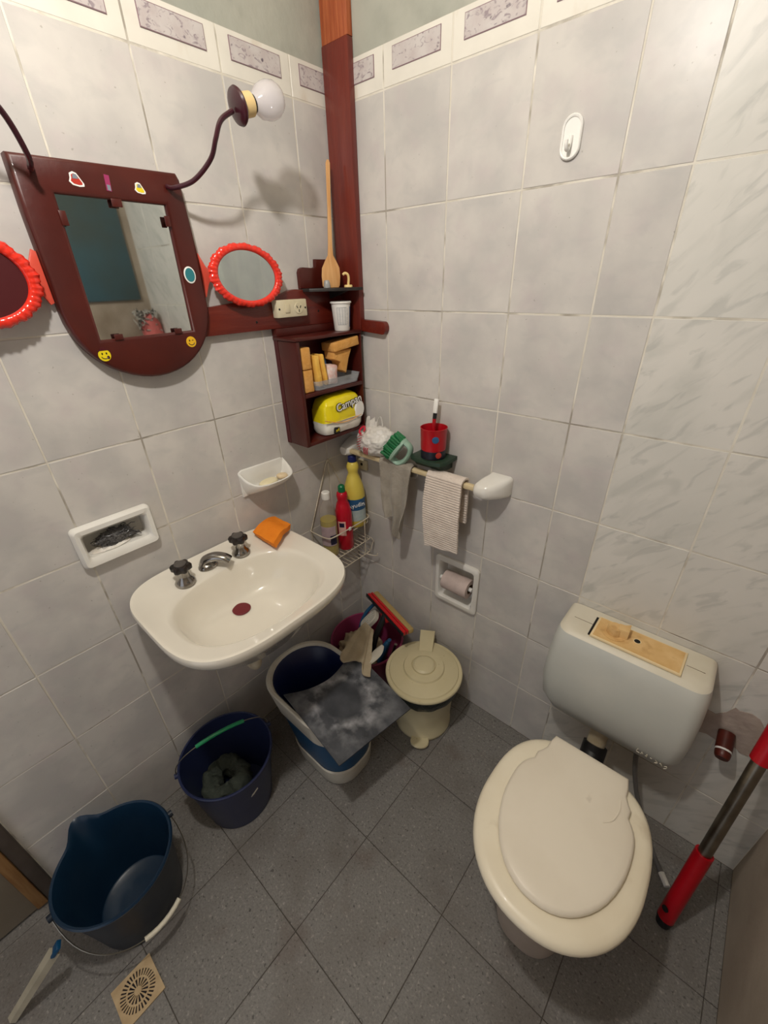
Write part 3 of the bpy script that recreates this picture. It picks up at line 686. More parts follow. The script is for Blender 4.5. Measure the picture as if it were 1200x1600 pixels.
bm = B(); lathe(bm, [(0.0175, 0.0310), (0.0175, 0.0322), (0.015, 0.0328)], M4=Matrix(((0, 0, 1, 0), (0.8, 0, 0, -0.526), (0, 1.0, 0, 1.594), (0, 0, 0, 1))), n=28); s = finish(bm, 'badge', M['whiteink'], mir); s['label'] = 'round white-rimmed teal badge'
bm = B(); lathe(bm, [(0.0145, 0.0328), (0.014, 0.0332)], M4=Matrix(((0, 0, 1, 0), (0.8, 0, 0, -0.526), (0, 1.0, 0, 1.594), (0, 0, 0, 1))), n=24); finish(bm, 'print', M['teal'], s)

# oval side mirrors
def oval(cy, cz, ry, rz, glassm, tilt, side):
    Mx = Matrix.Translation((0.042, cy, cz)) @ rotm('Z', tilt) @ rotm('X', -4)
    bm = B(); N_ = 144; loops = []
    prof = [(0.80, -0.004), (0.80, 0.004), (0.84, 0.0075), (0.90, 0.0085), (0.96, 0.006), (1.0, 0.0), (0.97, -0.004)]
    for q, (s, d) in enumerate(prof):
        l = []
        for k in range(N_):
            a = 2*PI*k/N_; wv = 1+(0.035*abs(math.sin(a*9))+0.012*math.sin(a*45) if s > 0.9 else (0.008*math.sin(a*45) if s > 0.82 else 0))
            p = Mx @ Vector((d+(0.0012*math.sin(a*45) if 0.82 < s < 0.97 else 0), ry*s*wv*math.cos(a), rz*s*wv*math.sin(a))); l.append(p)
        loops.append(l)
    loops.append(loops[0])
    R = [[bm.verts.new(p) for p in l] for l in loops[:-1]]
    for i in range(len(R)):
        A, Q = R[i], R[(i+1) % len(R)]
        for k in range(N_): bm.faces.new((A[k], A[(k+1) % N_], Q[(k+1) % N_], Q[k]))
    f = finish(bm, 'side_mirror', M['redplastic'], mir, smooth=60)
    f['label'] = 'oval red scalloped plastic side mirror frame, %s' % side
    bm = B(); lathe(bm, [(1.0, -0.003), (1.0, 0.001)], M4=Mx @ Matrix(((0, 0, 1, 0), (ry*0.81, 0, 0, 0), (0, rz*0.81, 0, 0), (0, 0, 0, 1))), n=64)
    g = finish(bm, 'oval_glass' if glassm is M['mirror2'] else 'backing_panel', glassm, f, smooth=20)
    return f
oR = oval(-0.375, 1.590, 0.104, 0.071, M['mirror2'], -2, 'with its glass')
oL = oval(-0.932, 1.590, 0.104, 0.078, M['darkred'], 2, 'glass missing')
for s in (1, -1):
    y0 = MC+s*0.159; y1 = MC+s*0.187
    bm = B(); plate(bm, [(y0, 1.548), (MC+s*0.166, 1.545), (MC+s*0.180, 1.575), (y1, 1.582), (y1, 1.606), (MC+s*0.180, 1.612), (MC+s*0.166, 1.640), (y0, 1.636)], [], LW, 0.010, 0.016, 0.0015); o = finish(bm, 'hinge_plate', M['redclear'], mir)
# lamp arms
def lamp(pts, disc, bulbdir, visible=True):
    bm = B(); tube(bm, smoothpts(pts, 8), 0.0048, 10); a = finish(bm, 'lamp_arm', M['lamparm'], mir)
    d = Vector(bulbdir).normalized(); c = Vector(disc); Mx = Matrix.Translation(c) @ axisM(d)
    bm = B(); lathe(bm, [(0.006, -0.005), (0.020, -0.004), (0.029, 0.0), (0.031, 0.004), (0.0295, 0.007), (0.026, 0.004), (0.010, 0.001)], M4=Mx, n=36); finish(bm, 'lamp_dish', M['lamparm'], a)
    bm = B(); lathe(bm, [(0.0185, 0.002), (0.0205, 0.004), (0.0200, 0.034), (0.0175, 0.036)], M4=Mx, n=28); finish(bm, 'lamp_holder', M['socket'], a)
    bm = B(); lathe(bm, [(0.0135, 0.035), (0.0145, 0.040), (0.0195, 0.048), (0.0275, 0.058), (0.0315, 0.071), (0.0325, 0.079), (0.0305, 0.092), (0.024, 0.103), (0.013, 0.1105), (0.002, 0.1125)], M4=Mx, n=36); finish(bm, 'light_bulb', M['bulb'], a)
    bm = B(); lathe(bm, [(0.0135, 0.0362), (0.0148, 0.0385), (0.0150, 0.042)], M4=Mx, n=24); finish(bm, 'bulb_collar', M['dark'], a)
lamp([(0.032, MC+0.118, 1.760), (0.050, MC+0.126, 1.757), (0.085, -0.498, 1.768), (0.125, -0.474, 1.800), (0.148, -0.468, 1.830), (0.158, -0.456, 1.858), (0.166, -0.430, 1.876)], (0.170, -0.423, 1.882), (0.10, 0.9, 0.26))
lamp([(0.032, MC-0.124, 1.762), (0.055, MC-0.132, 1.758), (0.085, MC-0.138, 1.770), (0.115, MC-0.160, 1.812), (0.145, MC-0.20, 1.848), (0.165, MC-0.235, 1.878)], (0.172, MC-0.245, 1.885), (0.10, -0.9, 0.26))

# ================================================================== SINK
sk = thing('washbasin', 'white ceramic washbasin on the left wall with two taps', 'sink', (0.20, -0.655, 0.70))
N_ = 96; cyS = -0.655
def sink_out(t, z, shrink=0.0):
    # outline: straight back on the wall, rounded front; t angle around (0.19, cyS)
    c, s = math.cos(t), math.sin(t)
    a = 0.238; b_ = 0.259; e = 3.3 if c > 0 else 5.2
    x = a*math.copysign(abs(c)**(2/e), c); y = b_*math.copysign(abs(s)**(2/e), s)
    if c < 0: x *= 0.2035/0.238
    x = 0.205+x*(1-shrink)
    if x < 0.002: x = 0.002
    # the back corners sweep round
    lift = 0.018*max(0.0, 1-x/0.07)**1.5 if z > 0.83 else 0.0
    return (x, cyS+y*(1-shrink), z+lift)
def basin_in(t, k, z):
    c, s = math.cos(t), math.sin(t)
    e = 2.5
    x = 0.155*math.copysign(abs(c)**(2/e), c); y = 0.205*math.copysign(abs(s)**(2/e), s)
    return (0.250+x*k-(1-k)*0.085, cyS-0.005+y*k, z)
T = [2*PI*k/N_ for k in range(N_)]
loops = []
loops.append([basin_in(t, 0.30, 0.665) for t in T])           # underside start
loops.append([basin_in(t, 0.75, 0.690) for t in T])
loops.append([sink_out(t, 0.765, 0.20) for t in T])
loops.append([sink_out(t, 0.805, 0.05) for t in T])
loops.append([sink_out(t, 0.822, 0.008) for t in T])
loops.append([sink_out(t, 0.838, 0.0) for t in T])
loops.append([sink_out(t, 0.845, 0.010) for t in T])
loops.append([sink_out(t, 0.8455, 0.035) for t in T])
loops.append([sink_out(t, 0.8415, 0.060) for t in T])
def mixl(A, Bq, k, z=None): return [tuple(a*(1-k)+b*k for a, b in zip(p, q))[:2]+((p[2]*(1-k)+q[2]*k) if z is None else z,) for p, q in zip(A, Bq)]
dk = loops[-1]; inn = [basin_in(t, 1.0, 0.836) for t in T]
loops.append(mixl(dk, inn, 0.85, 0.839)); loops.append(inn)
for k, z in ((0.965, 0.829), (0.93, 0.815), (0.88, 0.790), (0.80, 0.762), (0.68, 0.740), (0.5, 0.726), (0.3, 0.719), (0.13, 0.717)): loops.append([basin_in(t, k, z) for t in T])
bm = B(); loft(bm, loops); finish(bm, 'basin', M['ceramic'], sk, smooth=60)
# raised ceramic back strip along the wall
bm = B(); lathe(bm, [(0.055, 0.66), (0.045, 0.60), (0.03, 0.585)], (0.165, cyS, 0), 24); finish(bm, 'underside_boss', M['ceramic'], sk)
bm = B(); tube(bm, smoothpts([(0.165, cyS, 0.59), (0.165, cyS, 0.50), (0.14, cyS, 0.46), (0.08, cyS, 0.46), (0.002, cyS, 0.47)], 6), 0.016, 12); finish(bm, 'drain_pipe', M['pipep'], sk)
for dy in (-0.09, 0.09):
    bm = B(); tube(bm, smoothpts([(0.072, cyS+dy, 0.80), (0.075, cyS+dy*0.95, 0.68), (0.05, cyS+dy*0.9, 0.56), (0.002, cyS+dy*0.9, 0.55)], 6), 0.006, 8); finish(bm, 'supply_pipe', M['rustpipe'], sk)
bm = B(); lathe(bm, [(0.026, 0.7185), (0.0265, 0.721), (0.024, 0.7235), (0.003, 0.7245)], (0.160, -0.660, 0), 32, sx=1.0, sy=1.0); rough_up(bm, 0.0012, 60); tag(finish(bm, 'sink_plug', M['plug'], None), 'dark red rubber plug lying over the drain in the washbasin', 'plug')
def tap(x, y, label):
    t = bpy.data.objects.new('tap', None); C.objects.link(t); t.parent = sk; t.location = Vector((x, y, 0.842))-ORG[sk.name]; ORG[t.name] = Vector((x, y, 0.842))
    bm = B(); lathe(bm, [(0.0275, 0.842), (0.0280, 0.846), (0.024, 0.854), (0.0165, 0.864), (0.0155, 0.878), (0.0165, 0.884)], (x, y, 0), 32); finish(bm, 'tap_base', M['chrome'], t)
    bm = B()
    lo = []
    for z, r0 in ((0.884, 0.019), (0.888, 0.0245), (0.900, 0.0255), (0.905, 0.022)):
        lo.append([(x+(r0+0.0032*math.cos(6*a))*math.cos(a), y+(r0+0.0032*math.cos(6*a))*math.sin(a), z) for a in [2*PI*k/48 for k in range(48)]])
    loft(bm, lo); finish(bm, 'tap_handle', M['knob'], t, smooth=50)
    bm = B(); lathe(bm, [(0.0165, 0.905), (0.0160, 0.908), (0.008, 0.910)], (x, y, 0), 24); finish(bm, 'tap_cap', M['knobc'], t)
tap(0.078, -0.760, ''); tap(0.072, -0.578, '')
bm = B(); lathe(bm, [(0.027, 0.842), (0.026, 0.850), (0.016, 0.858)], (0.058, -0.680, 0), 28, sx=0.8, sy=1.1); tube(bm, smoothpts([(0.050, -0.690, 0.850), (0.056, -0.682, 0.866), (0.076, -0.662, 0.876), (0.096, -0.644, 0.872), (0.108, -0.634, 0.862)], 6), lambda q: 0.0185-0.003*q, 16, flat=0.72); finish(bm, 'spout', M['chrome'], sk, smooth=60)

def clothbox(pts_lo, z0, h, m, name, label, cat, seed):
    pass
# folded orange cloth on the basin edge
bm = B()
def foldf(u, v):
    p = Vector((0.040, -0.505, 0.852)).lerp(Vector((0.150, -0.505, 0.850)), u)
    q = Vector((0.022, -0.412, 0.858)).lerp(Vector((0.100, -0.405, 0.853)), u)
    r = p.lerp(q, v); r.z += 0.012+0.012*math.sin(PI*v)*(1-0.3*u)+0.004*noise.noise(Vector((u*3, v*3, 1))); return r
sheet(bm, foldf, 14, 14, 0.020); rough_up(bm, 0.0015, 60, 3)
tag(finish(bm, 'folded_cloth', M['orange'], None, smooth=50), 'folded bright orange cloth on the corner of the washbasin', 'cloth')

# corner soap dish (right, above the basin)
t = thing('soap_dish', 'white ceramic wall soap dish holding two bars of soap above the washbasin', 'soap dish', (0.045, -0.41, 0.988))
bm = B(); yc = -0.412
def dish(zf, hw, dep, rise=0.0, n=28, x0=0.0015):
    out = []
    for i in range(n+1):
        a = -PI/2+PI*i/n; e = 2.7; x = x0+dep*abs(math.cos(a))**(2/e)
        out.append((x, yc+hw*math.copysign(abs(math.sin(a))**(2/e), math.sin(a)), zf+rise*max(0, 1-x/0.075)**1.3))
    return out
loft(bm, [dish(0.984, 0.070, 0.010), dish(0.992, 0.074, 0.036), dish(1.010, 0.081, 0.072), dish(1.026, 0.086, 0.088, 0.030), dish(1.0315, 0.086, 0.090, 0.032), dish(1.033, 0.083, 0.087, 0.033), dish(1.030, 0.078, 0.081, 0.032), dish(1.018, 0.071, 0.070, 0.012), dish(1.0115, 0.060, 0.055), dish(1.0105, 0.03, 0.02)], True, True)
finish(bm, 'dish_body', M['ceramicW'], t, smooth=60)
bm = B(); plate(bm, [(yc-0.083, 0.982), (yc+0.076, 0.990), (yc+0.084, 1.058), (yc+0.076, 1.066), (yc-0.074, 1.070), (yc-0.084, 1.064)], [], LW, 0.0005, 0.008, 0.002); finish(bm, 'dish_back', M['ceramicW'], t)
def soapbar(c, a, b_, h, rot, m, label):
    bm = B(); l = []
    for k in range(9):
        ph = -PI/2+PI*k/8; cz = math.sin(ph); cr = max(0.02, math.cos(ph)**0.6) if abs(ph) < 1.57 else 0.05
        l.append(sup(c[0], c[1], a*cr, b_*cr, c[2]+h*cz, 2.5, 28, rot))
    loft(bm, l); tag(finish(bm, 'soap_bar', m, None, smooth=60), label, 'soap')
soapbar((0.050, -0.425, 1.0225), 0.019, 0.034, 0.0085, 0.15, M['soap'], 'longer cream bar of soap in the wall soap dish')
soapbar((0.046, -0.370, 1.0235), 0.014, 0.018, 0.0085, -0.3, M['soap2'], 'short beige piece of soap at the right end of the wall soap dish')

# recessed soap niche with steel wool
ny0, ny1, nz0, nz1 = -0.935, -0.783, 0.988, 1.056
cut = [o for (o, y0, y1, z0, z1) in tL if y1 > ny0 and y0 < ny1 and z1 > nz0 and z0 < nz1]
cutbox(cut+[wall_left], -0.050, 0.05, ny0, ny1, nz0, nz1)
t = thing('wall_niche', 'white ceramic recessed soap niche on the left wall with steel wool inside', 'soap niche', (0.0, -0.86, 0.965))
bm = B()
def rrLW(y0, y1, z0, z1, r, x, n=5):
    return [(x, p[0], p[1]) for p in rr2(y0, y1, z0, z1, r, 0, n)]
loft(bm, [rrLW(-0.951, -0.767, 0.965, 1.076, 0.012, 0.0008), rrLW(-0.951, -0.767, 0.965, 1.076, 0.012, 0.014), rrLW(-0.945, -0.772, 0.970, 1.071, 0.010, 0.022),
          rrLW(-0.936, -0.782, 0.982, 1.060, 0.008, 0.022), rrLW(-0.931, -0.787, 0.991, 1.053, 0.008, 0.014), rrLW(-0.930, -0.788, 0.992, 1.052, 0.008, -0.030), rrLW(-0.92, -0.80, 1.0, 1.045, 0.008, -0.040)], False, True)
finish(bm, 'niche_liner', M['ceramicW'], t, smooth=45)
bm = B(); lathe(bm, [(0.05, 0.9925), (0.042, 0.998), (0.02, 1.001)], (-0.010, -0.875, 0), 24, sx=0.45, sy=1.0); rough_up(bm, 0.002, 60); finish(bm, 'soap_residue', M['suds'], t)
bm = B(); rnd = random.Random(3)
for i in range(60):
    c = Vector((rnd.uniform(-0.020, 0.004), -0.862+rnd.gauss(0, 0.020), 1.008+rnd.uniform(-0.004, 0.020)))
    p = [c+Vector((rnd.uniform(-.010, .010), rnd.uniform(-.024, .024), rnd.uniform(-.009, .010))) for _ in range(6)]
    p = [Vector((min(max(q.x, -0.027), 0.016), min(max(q.y, -0.925), -0.795), min(max(q.z, 0.998), 1.046))) for q in p]
    tube(bm, smoothpts(p, 4, True), 0.0009, 4, closed=True)
bmesh.ops.create_icosphere(bm, subdivisions=3, radius=1.0, matrix=Matrix.Translation((-0.008, -0.862, 1.014)) @ Matrix.Diagonal((0.018, 0.044, 0.020, 1)))
rough_up(bm, 0.004, 90)
tag(finish(bm, 'steel_wool', M['wool'], None), 'black tangled steel wool pad inside the wall niche', 'steel wool')

# ================================================================== BACK WALL FITTINGS
# toilet-paper holder
hx0, hx1, hz0, hz1 = 0.438, 0.582, 0.497, 0.666
cut = [o for (o, x0, x1, z0, z1) in tB if x1 > hx0 and x0 < hx1 and z1 > hz0 and z0 < hz1]
cutbox(cut+[wall_back], hx0, hx1, -0.05, 0.070, hz0, hz1)
t = thing('paper_holder', 'white ceramic recessed toilet paper holder in the back wall', 'paper holder', (0.51, 0.0, 0.478))
def rrBW(x0, x1, z0, z1, r, d, n=5): return [(p[0], -d, p[1]) for p in rr2(x0, x1, z0, z1, r, 0, n)]
bm = B(); loft(bm, [rrBW(0.420, 0.600, 0.478, 0.684, 0.016, 0.0008), rrBW(0.420, 0.600, 0.478, 0.684, 0.016, 0.010), rrBW(0.426, 0.594, 0.484, 0.678, 0.014, 0.015), rrBW(0.437, 0.583, 0.498, 0.664, 0.012, 0.014),
                    rrBW(0.442, 0.578, 0.503, 0.659, 0.012, 0.004), rrBW(0.444, 0.576, 0.505, 0.657, 0.012, -0.040), rrBW(0.46, 0.56, 0.52, 0.64, 0.02, -0.052)], False, True); finish(bm, 'holder_liner', M['ceramicW'], t, smooth=45)
bm = B(); tube(bm, [(0.4435, -0.006, 0.585), (0.578, -0.006, 0.585)], 0.008, 14); finish(bm, 'roller', M['whiteP'], t)
t = thing('toilet_roll', 'pale pinkish toilet roll on the wall paper holder', 'toilet paper', (0.515, -0.006, 0.55))
rp = [(0.009, -0.052), (0.0095, -0.052), (0.036, -0.052), (0.0365, -0.050), (0.0365, 0.050), (0.036, 0.052), (0.0195, 0.052)]
Mx = Matrix.Translation((0.516, -0.006, 0.585)) @ axisM((1, 0, 0))
bm = B(); lathe(bm, [(0.0185, -0.052), (0.036, -0.052), (0.0365, -0.050), (0.0365, 0.050), (0.036, 0.052), (0.0185, 0.052)], M4=Mx, n=40, cap0=False, cap1=False); R_ = None
finish(bm, 'paper', M['paper'], t)
bm = B(); lathe(bm, [(0.0185, -0.0515), (0.0185, 0.0515), (0.0172, 0.0515), (0.0172, -0.0515), (0.0185, -0.0515)], M4=Mx, n=32, cap0=False, cap1=False); finish(bm, 'core', M['kraft'], t)

# white adhesive hook high on the wall
t = thing('wall_hook', 'white oval plastic hook stuck high on the back wall tiles', 'hook', (0.695, 0.0, 1.777))
def stad(cx, cz, hw, hh, d, n=12, sk_=0.0):
    out = []
    for k in range(n+1): a = PI*k/n; out.append((cx+hw*math.cos(a)+sk_*(hh-hw), -d, cz+(hh-hw)+hw*math.sin(a)))
    for k in range(n+1): a = PI+PI*k/n; out.append((cx+hw*math.cos(a)-sk_*(hh-hw), -d, cz-(hh-hw)+hw*math.sin(a)))
    return out
bm = B(); loft(bm, [stad(0.694, 1.813, 0.0205, 0.0365, 0.0003), stad(0.694, 1.813, 0.0205, 0.0365, 0.0055), stad(0.694, 1.813, 0.0185, 0.0345, 0.0075), stad(0.694, 1.813, 0.0160, 0.0315, 0.0065), stad(0.694, 1.813, 0.0150, 0.0305, 0.0042)]); finish(bm, 'hook_plate', M['whiteP'], t, smooth=40)
bm = B(); tube(bm, smoothpts([(0.694, -0.004, 1.815), (0.694, -0.010, 1.797), (0.694, -0.018, 1.792), (0.694, -0.024, 1.798), (0.694, -0.025, 1.806)], 5), lambda q: 0.0045-0.001*q, 10); finish(bm, 'hook_arm', M['whiteP'], t)

# towel bar
t = thing('towel_bar', 'cream wooden towel bar with white ceramic ends on the back wall', 'towel bar', (0.33, -0.07, 1.0))
bm = B(); box(bm, 0.050, 0.615, -0.078, -0.060, 1.014, 1.030, 0.003); finish(bm, 'bar', M['beige_bar'], t)
bm = B()
loft(bm, [rrBW(0.596, 0.672, 0.992, 1.056, 0.012, 0.0008), rrBW(0.596, 0.672, 0.992, 1.056, 0.014, 0.018), rrBW(0.588, 0.664, 0.995, 1.053, 0.018, 0.045), rrBW(0.584, 0.648, 1.000, 1.047, 0.020, 0.078), rrBW(0.594, 0.630, 1.008, 1.038, 0.014, 0.094)]); o = finish(bm, 'end_bracket', M['ceramicW'], t, smooth=60)
bm = B()
loft(bm, [rrBW(0.0040, 0.060, 0.995, 1.055, 0.012, 0.0008), rrBW(0.004, 0.060, 0.995, 1.055, 0.014, 0.018), rrBW(0.010, 0.066, 0.998, 1.050, 0.016, 0.045), rrBW(0.018, 0.068, 1.002, 1.042, 0.018, 0.075), rrBW(0.028, 0.060, 1.008, 1.036, 0.012, 0.090)]); finish(bm, 'end_bracket', M['ceramicW'], t, smooth=60)

# green shelf + red cup
t = thing('green_shelf', 'small dark green wooden bracket shelf above the towel bar', 'shelf', (0.41, -0.05, 1.035))
bm = B(); plate(bm, [(0.352, -0.0012), (0.478, -0.0012), (0.480, -0.070), (0.470, -0.088), (0.446, -0.098), (0.385, -0.098), (0.358, -0.088), (0.350, -0.070)], [], FL, 1.066, 1.078, 0.002); finish(bm, 'shelf_board', M['dgreen'], t)
bm = B(); plate(bm, [(-0.0012, 1.0655), (-0.0012, 1.034), (-0.030, 1.034), (-0.070, 1.046), (-0.086, 1.0655)], [], lambda u, v, d: (d, u, v), 0.368, 0.462, 0.002); finish(bm, 'bracket', M['dgreen'], t)
t = thing('toothbrush_cup', 'red plastic cup with a dark base band standing on the green shelf', 'cup', (0.418, -0.050, 1.0783))
cx, cy = 0.418, -0.050
bm = B(); lathe(bm, [(0.037, 1.0783), (0.0385, 1.080), (0.0385, 1.108), (0.0395, 1.109), (0.0415, 1.172), (0.0425, 1.174), (0.0405, 1.1745), (0.0395, 1.172), (0.0375, 1.112), (0.036, 1.084)], (cx, cy, 0), 40); finish(bm, 'cup_body', M['redcup'], t)
bm = B(); lathe(bm, [(0.0390, 1.0795), (0.0392, 1.104), (0.0388, 1.105)], (cx, cy, 0), 40, cap0=False, cap1=False); finish(bm, 'dark_band', M['navycup'], t)
ca = math.atan2(-1.085-cy, 1.119-cx)
bm = B(); p = Vector((cx, cy, 1.145))+Vector((math.cos(ca+0.15), math.sin(ca+0.15), 0))*0.0400; lathe(bm, [(0.011, -0.002), (0.0105, 0.0015), (0.008, 0.0022)], M4=Matrix.Translation(p) @ axisM((math.cos(ca+0.15), math.sin(ca+0.15), 0)), n=20); o = finish(bm, 'round_emblem', M['labelB'], t); o['label'] = 'round blue emblem'
bm = B(); p = Vector((cx, cy, 1.094))+Vector((math.cos(ca+0.45), math.sin(ca+0.45), 0))*0.0375; lathe(bm, [(0.010, -0.002), (0.0095, 0.0025), (0.007, 0.003)], M4=Matrix.Translation(p) @ axisM((math.cos(ca+0.45), math.sin(ca+0.45), 0)), n=20); o = finish(bm, 'round_emblem', M['redst'], t); o['label'] = 'round pink-red emblem'
t = thing('toothbrush', 'white and black upright brush handle sticking out of the red cup', 'brush', (0.416, -0.052, 1.086))
bm = B(); tube(bm, [(0.416, -0.056, 1.090), (0.412, -0.040, 1.196)], 0.006, 10); finish(bm, 'handle_lower', M['redcup'], t)
bm = B(); tube(bm, [(0.4119, -0.0396, 1.1965), (0.411, -0.036, 1.212)], 0.0062, 10); finish(bm, 'neck', M['blackink'], t)
bm = B(); box(bm, -0.007, 0.007, -0.004, 0.004, 0, 0.043, 0.002, M4=Matrix.Translation((0.4108, -0.0355, 1.2125)) @ rotm('X', -8)); finish(bm, 'handle_end', M['whiteP'], t)

# small wall plate
t = thing('wall_plate', 'small cream plastic wall plate with one hole under the towel bar', 'wall plate', (0.062, 0, 0.925))
bm = B(); box(bm, 0.034, 0.084, -0.010, -0.0005, 0.925, 0.965, 0.002); finish(bm, 'plate', M['outlet'], t)
bm = B(); lathe(bm, [(0.006, 0.0101), (0.0055, 0.0113)], M4=Matrix(((1, 0, 0, 0.058), (0, 0, -1, 0), (0, 1, 0, 0.947), (0, 0, 0, 1))), n=14); finish(bm, 'screw_hole', M['dark'], t)

# gray rag over the bar
bm = B()
def rag(u, v):
    # u across (x), v along: starts behind the bar, over it, down in front
    x = 0.220+0.138*u; s = v
    if s < 0.12: q = s/0.12; y = -0.052-0.0; z = 0.985+0.045*q; y = -0.054
    elif s < 0.22:
        a = PI*(s-0.12)/0.10; y = -0.069+0.015*math.cos(a); z = 1.028+0.010*math.sin(a)
    else:
        q = (s-0.22)/0.78
        ln = 0.20+0.10*math.exp(-((u-0.72)/0.28)**2)-0.02*u
        z = 1.028-ln*q; y = -0.086-0.004*q
        x += q*(0.305-x)*0.42
        y += -0.013*(1+math.sin(u*13+1))*q-0.004*math.sin(u*29+q*5)*q
        x += 0.006*math.sin(q*7+u*4)*q
    return (x, y, z)
sheet(bm, rag, 30, 40, 0.0035); rough_up(bm, 0.0012, 50, 5)
tag(finish(bm, 'grey_rag', M['grayrag'], None, smooth=60), 'thin grey cotton rag hanging from the towel bar below the green brush', 'rag')
# cream knitted towel
bm = B()
def tow(u, v):
    x = 0.424+0.128*u; s = v
    if s < 0.38: q = s/0.38; z = 0.88+0.148*q; y = -0.050; x += 0.002
    elif s < 0.44:
        a = PI*(s-0.38)/0.06; y = -0.070+0.020*math.cos(a); z = 1.028+0.014*math.sin(a); x += 0.002*(1-(s-0.38)/0.06)
    else:
        q = (s-0.44)/0.56; z = 1.028-(0.262-0.016*u)*q; y = -0.090-0.006*math.sin(q*3)
        x += -0.004*q-0.006*math.sin(q*4)*(1-u)+0.006*q*u
    y += 0.0011*math.sin(z*2*PI/0.0085)*(-1 if s > 0.41 else 1)
    return (x, y, z)
sheet(bm, tow, 20, 300, 0.006)
for v in bm.verts:
    v.co.x += 0.0012*noise.noise(v.co*90)
tag(finish(bm, 'knitted_towel', M['towel'], None, smooth=60), 'folded cream ribbed knitted towel hanging from the towel bar', 'towel')

# plastic bag on the bar
t = thing('plastic_bag', 'crumpled white plastic bag with red print sitting on the towel bar by the corner', 'bag', (0.165, -0.055, 1.031))
bm = B(); bmesh.ops.create_icosphere(bm, subdivisions=5, radius=1.0)
for v in bm.verts:
    n_ = v.co.normalized(); f = 1+0.10*noise.noise(n_*2.2+Vector((4, 1, 2)))+0.06*noise.noise(n_*6)
    f += 0.035*(1-abs(noise.noise(n_*9+Vector((1, 7, 2)))*2.2))
    c = n_*f
    v.co = Vector((0.182+0.076*c.x+0.012*c.z, -0.056+0.050*c.y, 1.080+0.054*c.z))
    if v.co.z < 1.0315: v.co.z = 1.0315
    if v.co.y > -0.003: v.co.y = -0.003
    if v.co.x < 0.004: v.co.x = 0.004
finish(bm, 'bag_body', M['pvcbag'], t, smooth=70)
bm = B()
def ear(u, v):
    a = -1.2+u*2.4
    return (0.166+0.030*math.sin(a)*(1-0.2*v), -0.055+0.010*math.sin(a*6)*(1-v*0.5), 1.112+0.045*v+0.006*math.sin(a*5))
sheet(bm, ear, 24, 8, 0.0012); finish(bm, 'bag_knot', M['pvcbag'], t, smooth=70)
bm = B(); tube(bm, smoothpts([(0.185, -0.060, 1.112), (0.196, -0.062, 1.150), (0.207, -0.060, 1.172), (0.212, -0.056, 1.148), (0.210, -0.055, 1.112)], 5), 0.0035, 8, flat=0.5); finish(bm, 'bag_handle', M['pvcbag'], t)
bm = B()
def bagpt(x, z):
    x += 0.030; nx = (x-0.182)/0.08; nz = (z-1.080)/0.054; y = -0.056-0.0560*math.sqrt(max(0.05, 1-nx*nx*0.85-nz*nz*0.85)); return (x, y-0.003, z)
for k in range(6):
    z = 1.050+k*0.0105; tube(bm, [bagpt(0.098+0.003*k+q*0.007, z+q*0.0035) for q in range(4)], 0.0022, 6, flat=0.5)
for k in range(3): tube(bm, [bagpt(0.135+0.008*k+q*0.004, 1.044+q*0.010) for q in range(4)], 0.0018, 6, flat=0.5)
tube(bm, [bagpt(0.118+0.014*math.cos(a), 1.122+0.009*math.sin(a)) for a in [k*0.5 for k in range(11)]], 0.0035, 6)
finish(bm, 'red_print', M['redprint'], t)

# scrubbing brush
t = thing('scrub_brush', 'green-bristled scrubbing brush with mint plastic handle resting on the towel bar', 'brush', (0.31, -0.075, 1.031))
Mb = Matrix.Translation((0.306, -0.080, 1.078)) @ Matrix.Scale(1.12, 4) @ rotm('Y', 38) @ rotm('Z', 12)
bm = B(); rnd = random.Random(5)
for i in range(9):
    for j in range(5):
        a = Vector((-0.012, -0.018+j*0.009, -0.036+i*0.009)); b_ = a+Vector((-0.030+rnd.uniform(-.003, .003), rnd.uniform(-.005, .005), rnd.uniform(-.006, .006)))
        tube(bm, [a, b_], lambda q: 0.0036+0.0014*q, 6)
bmesh.ops.transform(bm, matrix=Mb, verts=bm.verts); o = finish(bm, 'bristles', M['green'], t); o['kind'] = 'stuff'
bm = B(); l = [[(x, p[0], p[1]) for p in [(q[0], q[1]) for q in sup(0, 0, a, b_, 0, 2.6, 36)]] for x, a, b_ in ((-0.013, 0.021, 0.041), (-0.010, 0.024, 0.045), (-0.004, 0.024, 0.045), (-0.002, 0.022, 0.042))]
loft(bm, l); bmesh.ops.transform(bm, matrix=Mb, verts=bm.verts); finish(bm, 'brush_head', M['mint'], t)
bm = B(); tube(bm, smoothpts([(-0.004, 0, -0.040), (0.018, 0, -0.036), (0.028, 0, -0.015), (0.028, 0, 0.015), (0.018, 0, 0.036), (-0.004, 0, 0.040)], 6), 0.0075, 12, up=(0, 1, 0), flat=1.6); bmesh.ops.transform(bm, matrix=Mb, verts=bm.verts); finish(bm, 'brush_handle', M['mint'], t)

